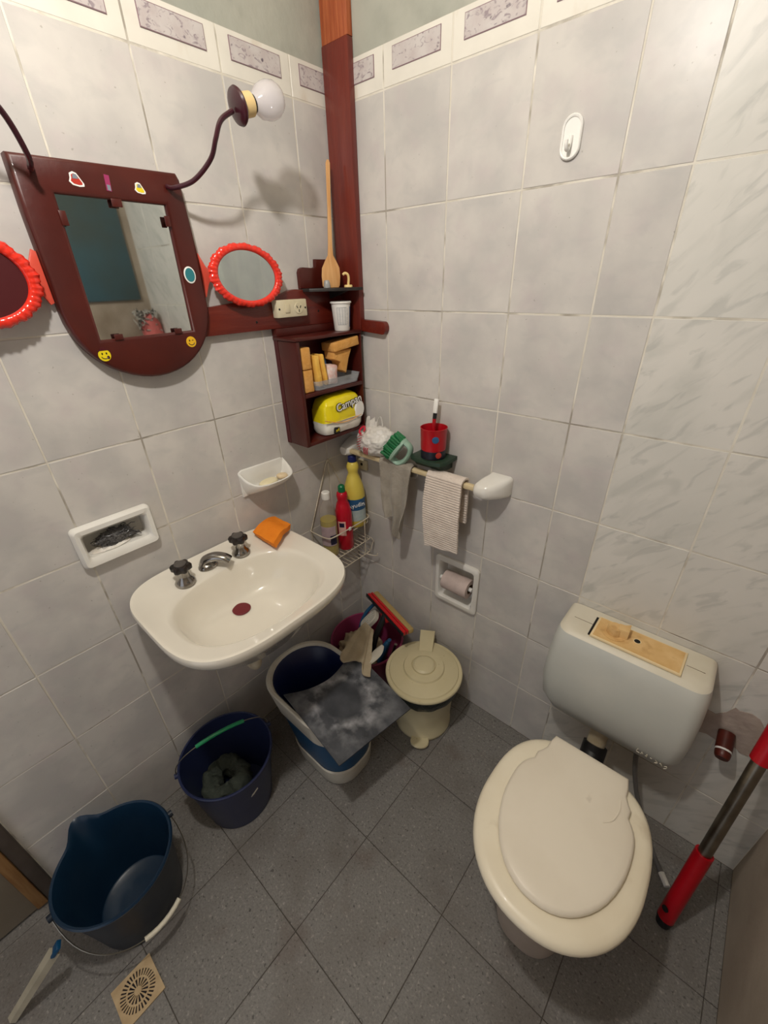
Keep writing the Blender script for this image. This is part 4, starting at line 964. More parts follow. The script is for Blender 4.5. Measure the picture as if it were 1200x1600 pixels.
# ================================================================== WIRE CADDY AND BOTTLES
t = thing('wire_caddy', 'white wire shower caddy hanging in the corner beside the washbasin', 'caddy', (0.055, -0.14, 0.56))
def wires(name, lst, r=0.0022, m=None, closed=False):
    bm = B()
    for p in lst: tube(bm, p, r, 6, closed=closed)
    return finish(bm, name, m or M['wirew'], t)
y0c, y1c = -0.255, -0.022
wires('hanger', [smoothpts([(0.006, y0c+0.002, 0.738), (0.006, -0.150, 0.972), (0.008, -0.136, 0.985), (0.006, -0.122, 0.972), (0.006, y1c, 0.738)], 6)])
wires('top_rail', [smoothpts([(0.006, y0c, 0.738), (0.030, y0c, 0.738), (0.085, y0c+0.004, 0.736), (0.104, y0c+0.026, 0.735), (0.106, -0.13, 0.735), (0.104, y1c-0.02, 0.735), (0.085, y1c, 0.736), (0.006, y1c, 0.738)], 5)], 0.0026)
for zz, nm in ((0.632, 'upper_grid'), (0.566, 'lower_grid')):
    dpt = 0.104 if zz > 0.6 else 0.100
    L_ = [[(0.006, y0c, zz), (dpt-0.01, y0c, zz), (dpt, y0c+0.01, zz), (dpt, y1c-0.01, zz), (dpt-0.01, y1c, zz), (0.006, y1c, zz), (0.006, y0c, zz)]]
    for k in range(11):
        y = y0c+0.018+k*(y1c-y0c-0.036)/10; L_.append([(0.006, y, zz+0.002), (dpt, y, zz+0.002)])
    wires(nm, L_, 0.0019)
for y in (y0c+0.004, -0.14, y1c-0.004): wires('upright', [[(0.006, y, 0.738), (0.006, y, 0.566)]])
wires('upright', [[(0.105, -0.06, 0.735), (0.104, -0.06, 0.632), (0.100, -0.06, 0.566)]])
for x in (0.036, 0.085): wires('bottle_rest', [[(x, -0.112, 0.700), (x, y1c, 0.700), (x, y1c, 0.736)]])
wires('side_loop', [smoothpts([(0.100, y1c, 0.632), (0.108, y1c+0.005, 0.615), (0.104, y1c, 0.595), (0.100, y1c-0.004, 0.570)], 4)])
wires('end_hook', [smoothpts([(0.098, -0.055, 0.566), (0.125, -0.040, 0.560), (0.140, -0.032, 0.562), (0.142, -0.030, 0.572)], 4)])
bm = B(); box(bm, 0.1055, 0.1105, -0.150, -0.138, 0.728, 0.742, 0.0015); finish(bm, 'rail_clip', M['whiteP'], t)
def bottle(name, c, prof, body, capm, capprof, label, cat='bottle'):
    t = thing(name, label, cat, (c[0], c[1], prof[0][1]))
    bm = B(); lathe(bm, prof, (c[0], c[1], 0), 36); finish(bm, 'bottle_body', body, t, smooth=50)
    bm = B(); lathe(bm, capprof, (c[0], c[1], 0), 24); finish(bm, 'cap', capm, t)
    return t
def wrap(t, c, r, z0, z1, am, aw, m, name, off=0.0006, r1=None):
    bm = B(); arcstrip(bm, c, r, r1 or r, z0, z1, am-aw, am+aw, off, 14); ex = bmesh.ops.extrude_face_region(bm, geom=bm.faces[:])
    for v in [g for g in ex['geom'] if isinstance(g, bmesh.types.BMVert)]:
        d = Vector((v.co.x-c[0], v.co.y-c[1], 0)).normalized(); v.co += d*0.0006
    return finish(bm, name, m, t, smooth=30)
zb = 0.637
cA = (0.064, -0.211)
tb = thing('liquid_soap_bottle', 'clear plastic bottle half full of yellow liquid with white cap in the wire caddy', 'bottle', (cA[0], cA[1], zb))
bm = B(); lathe(bm, [(0.028, zb), (0.0315, zb+0.004), (0.032, zb+0.02), (0.031, zb+0.09), (0.032, zb+0.14), (0.031, zb+0.175), (0.026, zb+0.205), (0.015, zb+0.232), (0.012, zb+0.240), (0.012, zb+0.246)], (cA[0], cA[1], 0), 36); finish(bm, 'bottle_body', M['clearb'], tb, smooth=50)
bm = B(); lathe(bm, [(0.027, zb+0.001), (0.0302, zb+0.005), (0.0305, zb+0.02), (0.0298, zb+0.09), (0.0305, zb+0.14), (0.0300, zb+0.158), (0.002, zb+0.158)], (cA[0], cA[1], 0), 32); finish(bm, 'liquid', M['oil'], tb, smooth=50)
bm = B(); lathe(bm, [(0.0155, zb+0.243), (0.0160, zb+0.246), (0.0155, zb+0.268), (0.013, zb+0.271)], (cA[0], cA[1], 0), 20); finish(bm, 'cap', M['capwhite'], tb)
va = math.atan2(-1.085-cA[1], 1.119-cA[0])
wrap(tb, cA, 0.0322, zb+0.055, zb+0.138, va-0.15, 0.95, M['labelL'], 'label')
wrap(tb, cA, 0.0330, zb+0.060, zb+0.100, va+0.42, 0.38, M['labelN'], 'label_patch')
cB = (0.072, -0.139)
tb = bottle('cleaner_bottle', cB, [(0.029, zb), (0.032, zb+0.004), (0.0325, zb+0.10), (0.0325, zb+0.150), (0.031, zb+0.165), (0.025, zb+0.195), (0.0185, zb+0.210), (0.0205, zb+0.222), (0.0215, zb+0.232), (0.019, zb+0.243), (0.012, zb+0.247)], M['redb'], M['capgreen'],
            [(0.0135, zb+0.246), (0.0140, zb+0.248), (0.0130, zb+0.268), (0.009, zb+0.273)], 'red plastic bottle with green cap in the middle of the wire caddy')
va = math.atan2(-1.085-cB[1], 1.119-cB[0])
wrap(tb, cB, 0.0327, zb+0.070, zb+0.132, va-0.30, 0.45, M['labelR'], 'label')
wrap(tb, cB, 0.0335, zb+0.108, zb+0.126, va-0.30, 0.28, M['labelN'], 'label_patch')
cC = (0.058, -0.060); zc = 0.7025
tb = bottle('bleach_bottle', cC, [(0.036, zc), (0.0405, zc+0.005), (0.041, zc+0.03), (0.041, zc+0.125), (0.0405, zc+0.145), (0.036, zc+0.175), (0.024, zc+0.212), (0.0190, zc+0.226), (0.0200, zc+0.234), (0.0235, zc+0.246), (0.0235, zc+0.256), (0.019, zc+0.268), (0.0135, zc+0.274)], M['yellowb'], M['capblue'],
            [(0.0165, zc+0.274), (0.0170, zc+0.277), (0.0160, zc+0.294), (0.011, zc+0.299)], 'tall yellow bleach bottle with navy cap in the corner of the wire caddy')
va = math.atan2(-1.085-cC[1], 1.119-cC[0])
wrap(tb, cC, 0.0412, zc+0.032, zc+0.080, va+0.1, 1.2, M['labelP'], 'label_lower')
wrap(tb, cC, 0.0412, zc+0.0805, zc+0.128, va+0.1, 1.2, M['labelB'], 'label')
la = va+0.1
R3 = Matrix(((-math.sin(la), 0, math.cos(la), 0), (math.cos(la), 0, math.sin(la), 0), (0, 1, 0, 0), (0, 0, 0, 1)))
text_mesh('Ayudín', 0.024, Matrix.Translation((cC[0]+0.0418*math.cos(la), cC[1]+0.0418*math.sin(la), zc+0.104)) @ R3 @ rotm('Z', 10), M['whiteink'], 'lettering', tb, 0.0014)

# ================================================================== TOILET
to = thing('toilet', 'white ceramic toilet bowl with mismatched cream seat and smaller lid', 'toilet', (1.09, -0.42, 0.0))
TX = 1.092
def oval_y(cx, yf, yb, a, z, e=2.2, n=64, sq=0.0):
    cy = (yf+yb)/2; b_ = (yb-yf)/2
    return sup(cx, cy, a, b_, z, e, n)
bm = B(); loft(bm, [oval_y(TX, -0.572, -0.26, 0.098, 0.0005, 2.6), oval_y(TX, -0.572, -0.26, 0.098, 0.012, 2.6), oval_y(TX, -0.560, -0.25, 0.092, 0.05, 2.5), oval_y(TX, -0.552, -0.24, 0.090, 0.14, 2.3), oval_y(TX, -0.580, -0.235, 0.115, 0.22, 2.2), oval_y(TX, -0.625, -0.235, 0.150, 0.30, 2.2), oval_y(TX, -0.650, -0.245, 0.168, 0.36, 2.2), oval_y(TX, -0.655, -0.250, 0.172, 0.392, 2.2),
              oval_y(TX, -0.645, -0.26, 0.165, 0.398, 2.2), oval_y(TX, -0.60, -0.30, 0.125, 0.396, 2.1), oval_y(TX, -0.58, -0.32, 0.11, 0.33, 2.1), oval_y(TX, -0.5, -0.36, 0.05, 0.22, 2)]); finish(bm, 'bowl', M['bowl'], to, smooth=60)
def seatloop(s, z, n=72):
    out = []
    for k in range(n):
        t = 2*PI*k/n; c, q = math.cos(t), math.sin(t)
        e = 2.15 if q < 0 else 2.7
        x = 0.187*math.copysign(abs(c)**(2/e), c); y = 0.217*math.copysign(abs(q)**(2/e), q)
        out.append((TX-0.002+x*s, -0.4575+y*s*1.015, z))
    return out
bm = B(); loft(bm, [seatloop(0.955, 0.399), seatloop(0.99, 0.402), seatloop(1.0, 0.410), seatloop(0.99, 0.419), seatloop(0.955, 0.425), seatloop(0.90, 0.427), seatloop(0.80, 0.4265), seatloop(0.62, 0.423)], True, True); finish(bm, 'seat', M['seat'], to, smooth=70)
def lidloop(s, z, n=90):
    pts = []
    cx, cy = TX+0.001, -0.430
    raw = [(-0.094, 0.186), (0.092, 0.188)]
    raw += [(0.097, 0.165), (0.099, 0.140), (0.106, 0.126), (0.116, 0.112)]
    for k in range(37):
        a = math.radians(42)-math.radians(264)*k/36; c_, s_ = math.cos(a), math.sin(a)
        raw.append((0.142*math.copysign(abs(c_)**(2/2.1), c_), 0.200*s_) if s_ < 0 else (0.142*math.copysign(abs(c_)**(2/2.9), c_), 0.118*abs(s_)**(2/2.9)))
    raw += [(-0.116, 0.112), (-0.107, 0.126), (-0.101, 0.140), (-0.099, 0.165)]
    return [(cx+p[0]*s, cy+p[1]*s, z) for p in raw]
bm = B(); loft(bm, [lidloop(0.975, 0.4275), lidloop(1.0, 0.431), lidloop(1.0, 0.436), lidloop(0.985, 0.4405), lidloop(0.95, 0.443), lidloop(0.86, 0.4445), lidloop(0.6, 0.4465), lidloop(0.3, 0.4475)], True, True); finish(bm, 'lid', M['lid'], to, smooth=40)
bm = B(); tube(bm, [(TX-0.085, -0.250, 0.418), (TX+0.085, -0.250, 0.418)], 0.008, 10); finish(bm, 'hinge', M['seat'], to)
bm = B(); tube(bm, smoothpts([(TX+0.072, -0.392, 0.4472), (TX+0.088, -0.372, 0.4470), (TX+0.094, -0.340, 0.4462), (TX+0.090, -0.315, 0.4455)], 5), 0.0018, 6, flat=0.6); finish(bm, 'embossed_arc', M['lid'], to)
# tank
tk = thing('toilet_cistern', 'grey-white plastic wall-hung cistern above the toilet', 'cistern', (1.088, -0.07, 0.375))
def tl(z, hw, dep, r=0.035, yb=0.0015, n=6, xo=0.0):
    x0, x1 = 1.088-hw+xo, 1.088+hw+xo; out = []
    r = min(r, dep*0.45)
    pts = [(x0, -yb), (x1, -yb)]
    out.append((x0, -yb, z)); 
    loop = [(x0, -yb)]
    # left side forward, rounded front corners
    for k in range(n+1): a = PI+PI/2*k/n; loop.append((x0+r+r*math.cos(a), -dep+r+r*math.sin(a)))
    for k in range(n+1):  a = 1.5*PI+PI/2*k/n; loop.append((x1-r+r*math.cos(a), -dep+r+r*math.sin(a)))
    loop.append((x1, -yb))
    return [(p[0], p[1], z) for p in loop]
bm = B(); loft(bm, [tl(0.372, 0.135, 0.085), tl(0.378, 0.158, 0.108, 0.05, xo=0.006), tl(0.395, 0.176, 0.124, 0.05, xo=0.006), tl(0.44, 0.187, 0.137, xo=0.003), tl(0.52, 0.191, 0.147), tl(0.60, 0.189, 0.148), tl(0.66, 0.185, 0.143), tl(0.690, 0.182, 0.137), tl(0.704, 0.179, 0.130)], True, False); finish(bm, 'cistern_body', M['tank'], tk, smooth=60)
bm = B(); loft(bm, [tl(0.704, 0.179, 0.130), tl(0.712, 0.174, 0.122), tl(0.7155, 0.166, 0.112), tl(0.717, 0.15, 0.098)], False, True); finish(bm, 'cistern_top', M['tanktop'], tk, smooth=60)
bm = B(); plate(bm, [(0.990, -0.116), (1.201, -0.116), (1.203, -0.026), (0.991, -0.026)], [], FL, 0.717, 0.7225, 0.002); finish(bm, 'cover_rim', M['yedge'], tk)
bm = B(); plate(bm, [(0.996, -0.111), (1.196, -0.111), (1.197, -0.031), (0.996, -0.031)], [], FL, 0.7205, 0.7235); cv = finish(bm, 'button_cover', M['yplastic'], tk, smooth=0); cv['label'] = 'aged yellow cover plate'
bm = B(); lathe(bm, [(0.030, 0.7236), (0.030, 0.7248), (0.024, 0.7250), (0.0235, 0.7240)], (1.040, -0.072, 0), 32); finish(bm, 'ring', M['yplastic'], tk)
bm = B(); lathe(bm, [(0.0185, 0.7245), (0.018, 0.742), (0.016, 0.746)], (1.038, -0.070, 0), 28); finish(bm, 'push_knob', M['yplastic'], tk)
bm = B(); plate(bm, [(1.046, -0.080), (1.072, -0.078), (1.070, -0.044), (1.057, -0.054), (1.044, -0.056)], [], FL, 0.7245, 0.750, 0.001); finish(bm, 'broken_lever', M['yplastic'], tk)
bm = B(); lathe(bm, [(0.0095, 0.7236), (0.0095, 0.7246), (0.0075, 0.7246)], (1.094, -0.066, 0), 20); finish(bm, 'hole_rim', M['yedge'], tk)
bm = B(); lathe(bm, [(0.0075, 0.7239), (0.0072, 0.7249)], (1.094, -0.066, 0), 20); finish(bm, 'hole', M['dark'], tk)
bm = B(); box(bm, 0.9845, 0.9898, -0.112, -0.030, 0.7145, 0.7185); finish(bm, 'dark_gap', M['dark'], tk, smooth=0)
for x0, x1 in ((0.935, 0.985), (1.206, 1.245)):
    bm = B(); box(bm, x0, x1, -0.067, -0.066, 0.7155, 0.7176); finish(bm, 'dirt_line', M['kraft'], tk, smooth=0)
bm = B(); rnd = random.Random(8)
for k in range(7):
    x = 1.185+k*0.011; z = 0.428-0.001*k; yy = -0.1375
    tube(bm, smoothpts([(x+rnd.uniform(-.004, .004), yy-0.0004*j, z+rnd.uniform(-.007, .007)) for j in range(4)], 3), 0.0011, 5)
finish(bm, 'embossed_script', M['tanktop'], tk)
# flush pipe
t = thing('flush_pipe', 'cream flush pipe with black rubber collar between cistern and bowl', 'pipe', (1.085, -0.08, 0.25))
bm = B(); tube(bm, smoothpts([(1.086, -0.072, 0.374), (1.086, -0.076, 0.320), (1.087, -0.090, 0.285), (1.089, -0.125, 0.262), (1.090, -0.180, 0.258)], 6), 0.026, 20); finish(bm, 'pipe', M['pipep'], t)
bm = B(); tube(bm, smoothpts([(1.087, -0.086, 0.293), (1.088, -0.104, 0.273), (1.089, -0.122, 0.2635)], 5), 0.0345, 20); finish(bm, 'rubber_collar', M['blackrub'], t)
# water hose
t = thing('water_hose', 'grey flexible water hose hanging from the cistern to the floor', 'hose', (1.25, -0.08, 0.0))
bm = B(); tube(bm, smoothpts([(1.190, -0.060, 0.374), (1.192, -0.060, 0.30), (1.222, -0.062, 0.18), (1.268, -0.078, 0.085), (1.318, -0.120, 0.030), (1.352, -0.150, 0.0095)], 8), 0.0068, 10); finish(bm, 'hose', M['hose'], t)
bm = B(); tube(bm, [(1.352, -0.150, 0.0095), (1.366, -0.168, 0.0095), (1.372, -0.176, 0.009)], 0.0085, 10); finish(bm, 'hose_end', M['whiteP'], t)

# cement patch + pipe stub
bm = B(); pc = [(1.255, 0.545), (1.285, 0.552), (1.308, 0.549), (1.325, 0.571), (1.336, 0.598), (1.345, 0.594), (1.367, 0.602), (1.385, 0.596), (1.400, 0.576), (1.407, 0.545), (1.404, 0.520), (1.410, 0.490), (1.412, 0.470), (1.400, 0.462), (1.386, 0.460), (1.378, 0.468), (1.362, 0.470), (1.340, 0.462), (1.312, 0.468), (1.290, 0.460), (1.255, 0.480)]
plate(bm, pc, [], BW, 0.0002, 0.0022); tag(finish(bm, 'cement_patch', M['cement'], None, smooth=0), 'irregular brown patch of bare render on the tiles right of the cistern', 'render patch')
t = thing('pipe_stub', 'capped brown pipe stub sticking out of the bare render patch', 'pipe', (1.348, -0.03, 0.47))
bm = B(); tube(bm, [(1.346, -0.0025, 0.505), (1.348, -0.045, 0.487)], 0.0185, 20); finish(bm, 'pipe', M['rustpipe'], t)
bm = B(); tube(bm, [(1.348, -0.0452, 0.4868), (1.3482, -0.0495, 0.485)], 0.0178, 20); o = finish(bm, 'tape_ring', M['whiteP'], t)
bm = B(); tube(bm, smoothpts([(1.3482, -0.0497, 0.4848), (1.3486, -0.060, 0.480), (1.3488, -0.066, 0.4775)], 3), lambda q: 0.0175-0.004*q*q, 20); finish(bm, 'pipe_cap', M['rustpipe'], t)

# broom handle standing upside down
t = thing('broom_handle', 'steel broom handle with red grips leaning on the back wall right of the toilet', 'broom', (1.382, -0.262, 0.0))
a = Vector((1.380, -0.262, 0.022)); b_ = Vector((1.440, 0.0, 0.0)); top = Vector((1.406, -0.020, 0.90))
d = (top-a).normalized()
P = lambda s: a+d*s
bm = B(); tube(bm, [P(0.004), P(0.02), P(0.255), P(0.262)], 0.0205, 24); g = finish(bm, 'lower_grip', M['redhandle'], t)
bm = B(); tube(bm, [P(-0.022), P(-0.010), P(0.0038)], lambda q: 0.0165+0.0042*q, 24); finish(bm, 'end_cap', M['blackrub'], t)
hp = P(0.045)+Vector((-0.013, -0.0165, 0.004)); bm = B(); lathe(bm, [(0.0085, 0.0), (0.008, 0.0032)], M4=Matrix.Translation(hp) @ axisM((-0.62, -0.76, 0.2)), n=20); finish(bm, 'hanging_hole', M['dark'], t)
bm = B(); tube(bm, [P(0.2625), P(0.575)], 0.0150, 24); finish(bm, 'steel_tube', M['steel'], t)
bm = B(); tube(bm, [P(0.5755), P(0.585), P(0.80)], 0.0205, 24); finish(bm, 'upper_grip', M['redhandle'], t)

# ================================================================== FLOOR OBJECTS
# pedal bin
pb = thing('pedal_bin', 'cream plastic pedal bin with round lid and black bag edge in the corner', 'bin', (0.500, -0.186, 0.0))
bx, by = 0.500, -0.184; fd = Vector((0.51, -0.86, 0))
bm = B(); lathe(bm, [(0.108, 0.0005), (0.112, 0.006), (0.112, 0.02), (0.108, 0.026), (0.111, 0.10), (0.120, 0.225), (0.124, 0.232), (0.124, 0.250), (0.120, 0.2505), (0.118, 0.235), (0.105, 0.03)], (bx, by, 0), 56); finish(bm, 'bin_body', M['cream'], pb, smooth=40)
bm = B(); l = []
for r0, z in ((0.1245, 0.200), (0.131, 0.212), (0.135, 0.235), (0.136, 0.256), (0.124, 0.262)):
    l.append([(bx+(r0+0.0025*noise.noise(Vector((math.cos(a)*5, math.sin(a)*5, z*20))))*math.cos(a), by+(r0+0.0025*noise.noise(Vector((math.cos(a)*5, math.sin(a)*5, z*20))))*math.sin(a), z+0.012*noise.noise(Vector((math.cos(a)*3, math.sin(a)*3, 7)))*(1 if z < 0.21 else 0)) for a in [2*PI*k/96 for k in range(96)]])
loft(bm, l, False, False); finish(bm, 'bag_edge', M['bag'], pb, smooth=60)
bm = B(); lathe(bm, [(0.128, 0.262), (0.142, 0.263), (0.1455, 0.267), (0.1455, 0.273), (0.143, 0.2765), (0.138, 0.277), (0.132, 0.2765), (0.129, 0.281), (0.098, 0.289), (0.078, 0.292), (0.0745, 0.2985), (0.060, 0.3005), (0.047, 0.3005), (0.0455, 0.2975), (0.0435, 0.2975), (0.0420, 0.3035), (0.035, 0.3085), (0.02, 0.3110), (0.002, 0.3115)], (bx, by, 0), 64); finish(bm, 'bin_lid', M['cream'], pb, smooth=25)
Mh = Matrix.Translation((bx, by, 0)) @ rotm('Z', math.degrees(math.atan2(-fd.y, -fd.x)))
bm = B(); plate(bm, [(0.070, -0.026), (0.172, -0.030), (0.172, 0.030), (0.070, 0.026)], [], lambda u, v, d: Mh @ Vector((u, v, d-(0.010 if u < 0.1 else 0))), 0.292, 0.309, 0.002); finish(bm, 'hinge_tab', M['cream'], pb)
bm = B(); plate(bm, [(0.145, -0.030), (0.172, -0.030), (0.172, 0.030), (0.145, 0.030)], [], lambda u, v, d: Mh @ Vector((u-max(0, (0.29-d))*0.17, v, d)), 0.05, 0.292, 0.002); finish(bm, 'hinge_back', M['cream'], pb)
Mp = Matrix.Translation((bx, by, 0)) @ rotm('Z', math.degrees(math.atan2(fd.y, fd.x)))
bm = B(); l = [[Mp @ Vector(p) for p in sup(0.120, 0, a, b_, z, 2.3, 32)] for z, a, b_ in ((0.003, 0.024, 0.030), (0.010, 0.028, 0.035), (0.018, 0.029, 0.036), (0.022, 0.026, 0.033))]; loft(bm, l); finish(bm, 'foot_pedal', M['cream'], pb)

# pink bucket
pk = thing('pink_bucket', 'magenta pink bucket full of cleaning tools in the corner under the caddy', 'bucket', (0.202, -0.180, 0.0))
kx, ky = 0.202, -0.182
bm = B(); lathe(bm, [(0.105, 0.0005), (0.108, 0.004), (0.148, 0.238), (0.154, 0.240), (0.155, 0.246), (0.152, 0.250), (0.147, 0.249), (0.145, 0.238), (0.104, 0.008)], (kx, ky, 0), 64); finish(bm, 'bucket_body', M['pink'], pk, smooth=40)
# squeegee
t = thing('squeegee', 'squeegee with red blade holder and beige foam strip sticking out of the pink bucket', 'squeegee', (0.26, -0.13, 0.02))
A_ = Vector((0.150, -0.092, 0.400)); B_ = Vector((0.408, -0.172, 0.400)); d = (B_-A_).normalized(); nrm = Vector((0, 0, 1)).cross(d)
Ms = Matrix.Translation((A_+B_)/2) @ Matrix(((d.x, nrm.x, 0, 0), (d.y, nrm.y, 0, 0), (0, 0, 1, 0), (0, 0, 0, 1))) @ rotm('X', -8)
L2 = (B_-A_).length/2
def sq(name, y0, y1, z0, z1, m, bev=0.002, e=0.0):
    bm = B(); box(bm, -L2-e, L2+e, y0, y1, z0, z1, bev, M4=Ms); finish(bm, name, m, t)
sq('blade_holder', -0.016, -0.003, -0.012, 0.006, M['redblade']); sq('blade_holder', 0.000, 0.010, -0.012, 0.006, M['redblade'])
sq('rubber_blade', -0.0028, -0.0002, -0.010, 0.001, M['darkred'], 0.0005); sq('foam_strip', 0.011, 0.036, -0.016, 0.006, M['beigebar'], 0.006)
sq('blade_edge', -0.0205, -0.0165, -0.010, 0.004, M['blackrub'], 0.0008, 0.004)
bm = B(); tube(bm, [(0.272, -0.138, 0.388), (0.262, -0.190, 0.300), (0.240, -0.235, 0.09)], 0.0125, 14); finish(bm, 'handle', M['blackrub'], t)
bm = B(); box(bm, -0.022, 0.022, -0.014, 0.014, -0.030, 0.0, 0.003, M4=Matrix.Translation((0.273, -0.134, 0.389)) @ rotm('Z', -17)); finish(bm, 'handle_socket', M['redblade'], t)
# scrubbing pad (beige brush block)
t = thing('brush_block', 'worn beige wooden brush block standing in the pink bucket', 'brush', (0.19, -0.15, 0.1))
Mx = Matrix.Translation((0.182, -0.140, 0.300)) @ rotm('Z', -50) @ rotm('X', 48) @ rotm('Y', 4)
bm = B(); l = [[Mx @ Vector(p) for p in sup(0, 0, a, b_, z, 3.2, 40)] for z, a, b_ in ((-0.011, 0.026, 0.048), (-0.008, 0.030, 0.052), (0.008, 0.030, 0.052), (0.011, 0.027, 0.049))]; loft(bm, l); finish(bm, 'block', M['greyw'], t)
bm = B()
for i in range(4):
    for j in range(9):
        if random.random() < 0.8: lathe(bm, [(0.0022, 0.0112), (0.0018, 0.0118)], M4=Mx @ Matrix.Translation((-0.018+i*0.012, -0.036+j*0.009, 0)), n=6)
finish(bm, 'bristle_holes', M['greyink'], t, smooth=0)
# blue brush
t = thing('blue_brush', 'blue plastic brush standing in the pink bucket beside the bin', 'brush', (0.31, -0.19, 0.06))
bm = B(); tube(bm, smoothpts([(0.250, -0.185, 0.06), (0.290, -0.190, 0.20), (0.315, -0.185, 0.285), (0.325, -0.178, 0.310)], 6), lambda q: 0.012+0.010*math.sin(PI*min(1, q*1.1)), 14, flat=0.6); finish(bm, 'brush_handle', M['bluetool'], t)
bm = B(); tube(bm, smoothpts([(0.272, -0.170, 0.05), (0.318, -0.160, 0.20), (0.335, -0.150, 0.27)], 6), 0.006, 10); finish(bm, 'wire_stem', M['steel'], t)
# dark hose/handle behind
bm = B(); tube(bm, smoothpts([(0.150, -0.190, 0.06), (0.125, -0.150, 0.20), (0.128, -0.115, 0.28), (0.158, -0.082, 0.338), (0.185, -0.072, 0.360)], 8), 0.008, 12)
tag(finish(bm, 'curved_rod', M['bluetool'], None), 'thin curved dark blue rod behind the squeegee in the pink bucket', 'rod')
# grey rags in bucket
bm = B(); bmesh.ops.create_icosphere(bm, subdivisions=5, radius=1.0)
for v in bm.verts:
    n_ = v.co.normalized(); f = 1+0.22*noise.noise(n_*3)+0.12*noise.noise(n_*8)
    v.co = Vector((0.182+0.095*n_.x*f, -0.205+0.095*n_.y*f, 0.175+0.062*n_.z*f))
tag(finish(bm, 'crumpled_rag', M['dirtycloth'], None, smooth=80), 'crumpled olive-beige rag lying inside the pink bucket', 'rag')

# mop bucket
mb = thing('mop_bucket', 'tall blue and white mop bucket under the washbasin', 'bucket', (0.30, -0.50, 0.0))
def mloop(z, x0, x1, y0, y1, r): return rr2(x0, x1, y0, y1, r, z, 10)
q = lambda k: (0.074+(0.205-0.074)*k, 0.470+(0.452-0.470)*k, -0.633+(-0.602+0.633)*k, -0.362+(-0.420+0.362)*k)
def ml(z, off=0.0, r=None):
    k = 1-z/0.33; a = q(k); rad = (0.125-0.045*k) if r is None else r
    return mloop(z, a[0]-off, a[1]+off, a[2]-off, a[3]+off, rad)
bm = B(); loft(bm, [ml(0.0005), ml(0.005, 0.003), ml(0.10, 0.003), ml(0.21, 0.003), ml(0.32, 0.0), ml(0.325, -0.006), ml(0.30, -0.010), ml(0.012, -0.006)]); finish(bm, 'bucket_body', M['blue'], mb, smooth=40)
bm = B(); loft(bm, [ml(0.0008, 0.006), ml(0.010, 0.010), ml(0.070, 0.008), ml(0.075, 0.004)], False, False); finish(bm, 'base_skirt', M['greyw'], mb)
bm = B(); loft(bm, [ml(0.235, 0.004), ml(0.240, 0.008), ml(0.315, 0.010), ml(0.328, 0.010), ml(0.333, 0.006), ml(0.333, -0.002), ml(0.327, -0.006), ml(0.322, -0.007)], False, False); finish(bm, 'rim_band', M['greyw'], mb)
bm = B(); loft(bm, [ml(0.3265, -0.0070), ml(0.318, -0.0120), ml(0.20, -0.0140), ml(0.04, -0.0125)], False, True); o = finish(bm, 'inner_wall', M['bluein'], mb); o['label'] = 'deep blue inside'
# grey mat over bucket
bm = B()
c00, c10, c11, c01 = Vector((0.228, -0.622, 0.346)), Vector((0.541, -0.662, 0.342)), Vector((0.588, -0.382, 0.342)), Vector((0.268, -0.330, 0.350))
def matf(u, v):
    p = (c00.lerp(c10, u)).lerp(c01.lerp(c11, u), v)
    p.z += -0.012*math.sin(PI*v)*max(0, 1-u*2.2)-0.006*u*u
    p += (c10-c00).normalized()*(0.045*math.sin(PI*v)*(1-u)**3)
    p.z += 0.002*noise.noise(Vector((u*4, v*4, 0))); return p
sheet(bm, matf, 30, 30, 0.005)
# worn ring left by a pot, and dark drops, as stains in the rubber itself
mm = M['mat']; nt = mm.node_tree
def ringfac(nt):
    N = nt.nodes; L = nt.links
    g = N.new('ShaderNodeNewGeometry'); d_ = N.new('ShaderNodeVectorMath'); d_.operation = 'DISTANCE'; d_.inputs[1].default_value = (0.400, -0.505, 0.342)
    nz = N.new('ShaderNodeTexNoise'); nz.inputs['Scale'].default_value = 9; L.new(g.outputs['Position'], nz.inputs['Vector'])
    L.new(g.outputs['Position'], d_.inputs[0])
    ad = N.new('ShaderNodeMath'); ad.operation = 'MULTIPLY_ADD'; ad.inputs[1].default_value = 0.05; L.new(nz.outputs['Fac'], ad.inputs[0]); L.new(d_.outputs['Value'], ad.inputs[2])
    r = N.new('ShaderNodeValToRGB'); e = r.color_ramp.elements
    e[0].position = 0.085; e[0].color = (0, 0, 0, 1); e[1].position = 0.118; e[1].color = (1, 1, 1, 1)
    x = r.color_ramp.elements.new(0.150); x.color = (0.45, 0.45, 0.45, 1); x = r.color_ramp.elements.new(0.24); x.color = (0, 0, 0, 1)
    L.new(ad.outputs[0], r.inputs[0]); n3 = N.new('ShaderNodeTexNoise'); n3.inputs['Scale'].default_value = 22; n3.inputs['Detail'].default_value = 8; L.new(g.outputs['Position'], n3.inputs['Vector'])
    mr = N.new('ShaderNodeMapRange'); mr.inputs['From Min'].default_value = 0.42; mr.inputs['From Max'].default_value = 0.72; mr.inputs['To Max'].default_value = 0.75; L.new(n3.outputs['Fac'], mr.inputs['Value']); mu = N.new('ShaderNodeMath'); mu.operation = 'MULTIPLY'; L.new(r.outputs[0], mu.inputs[0]); L.new(mr.outputs[0], mu.inputs[1]); return mu.outputs[0]
mix_in(mm, ringfac, 'C2C2C6')
tag(finish(bm, 'rubber_mat', M['mat'], None, smooth=40), 'square stained grey rubber mat lying over the mop bucket', 'mat')
bm = B()
rnd = random.Random(11)
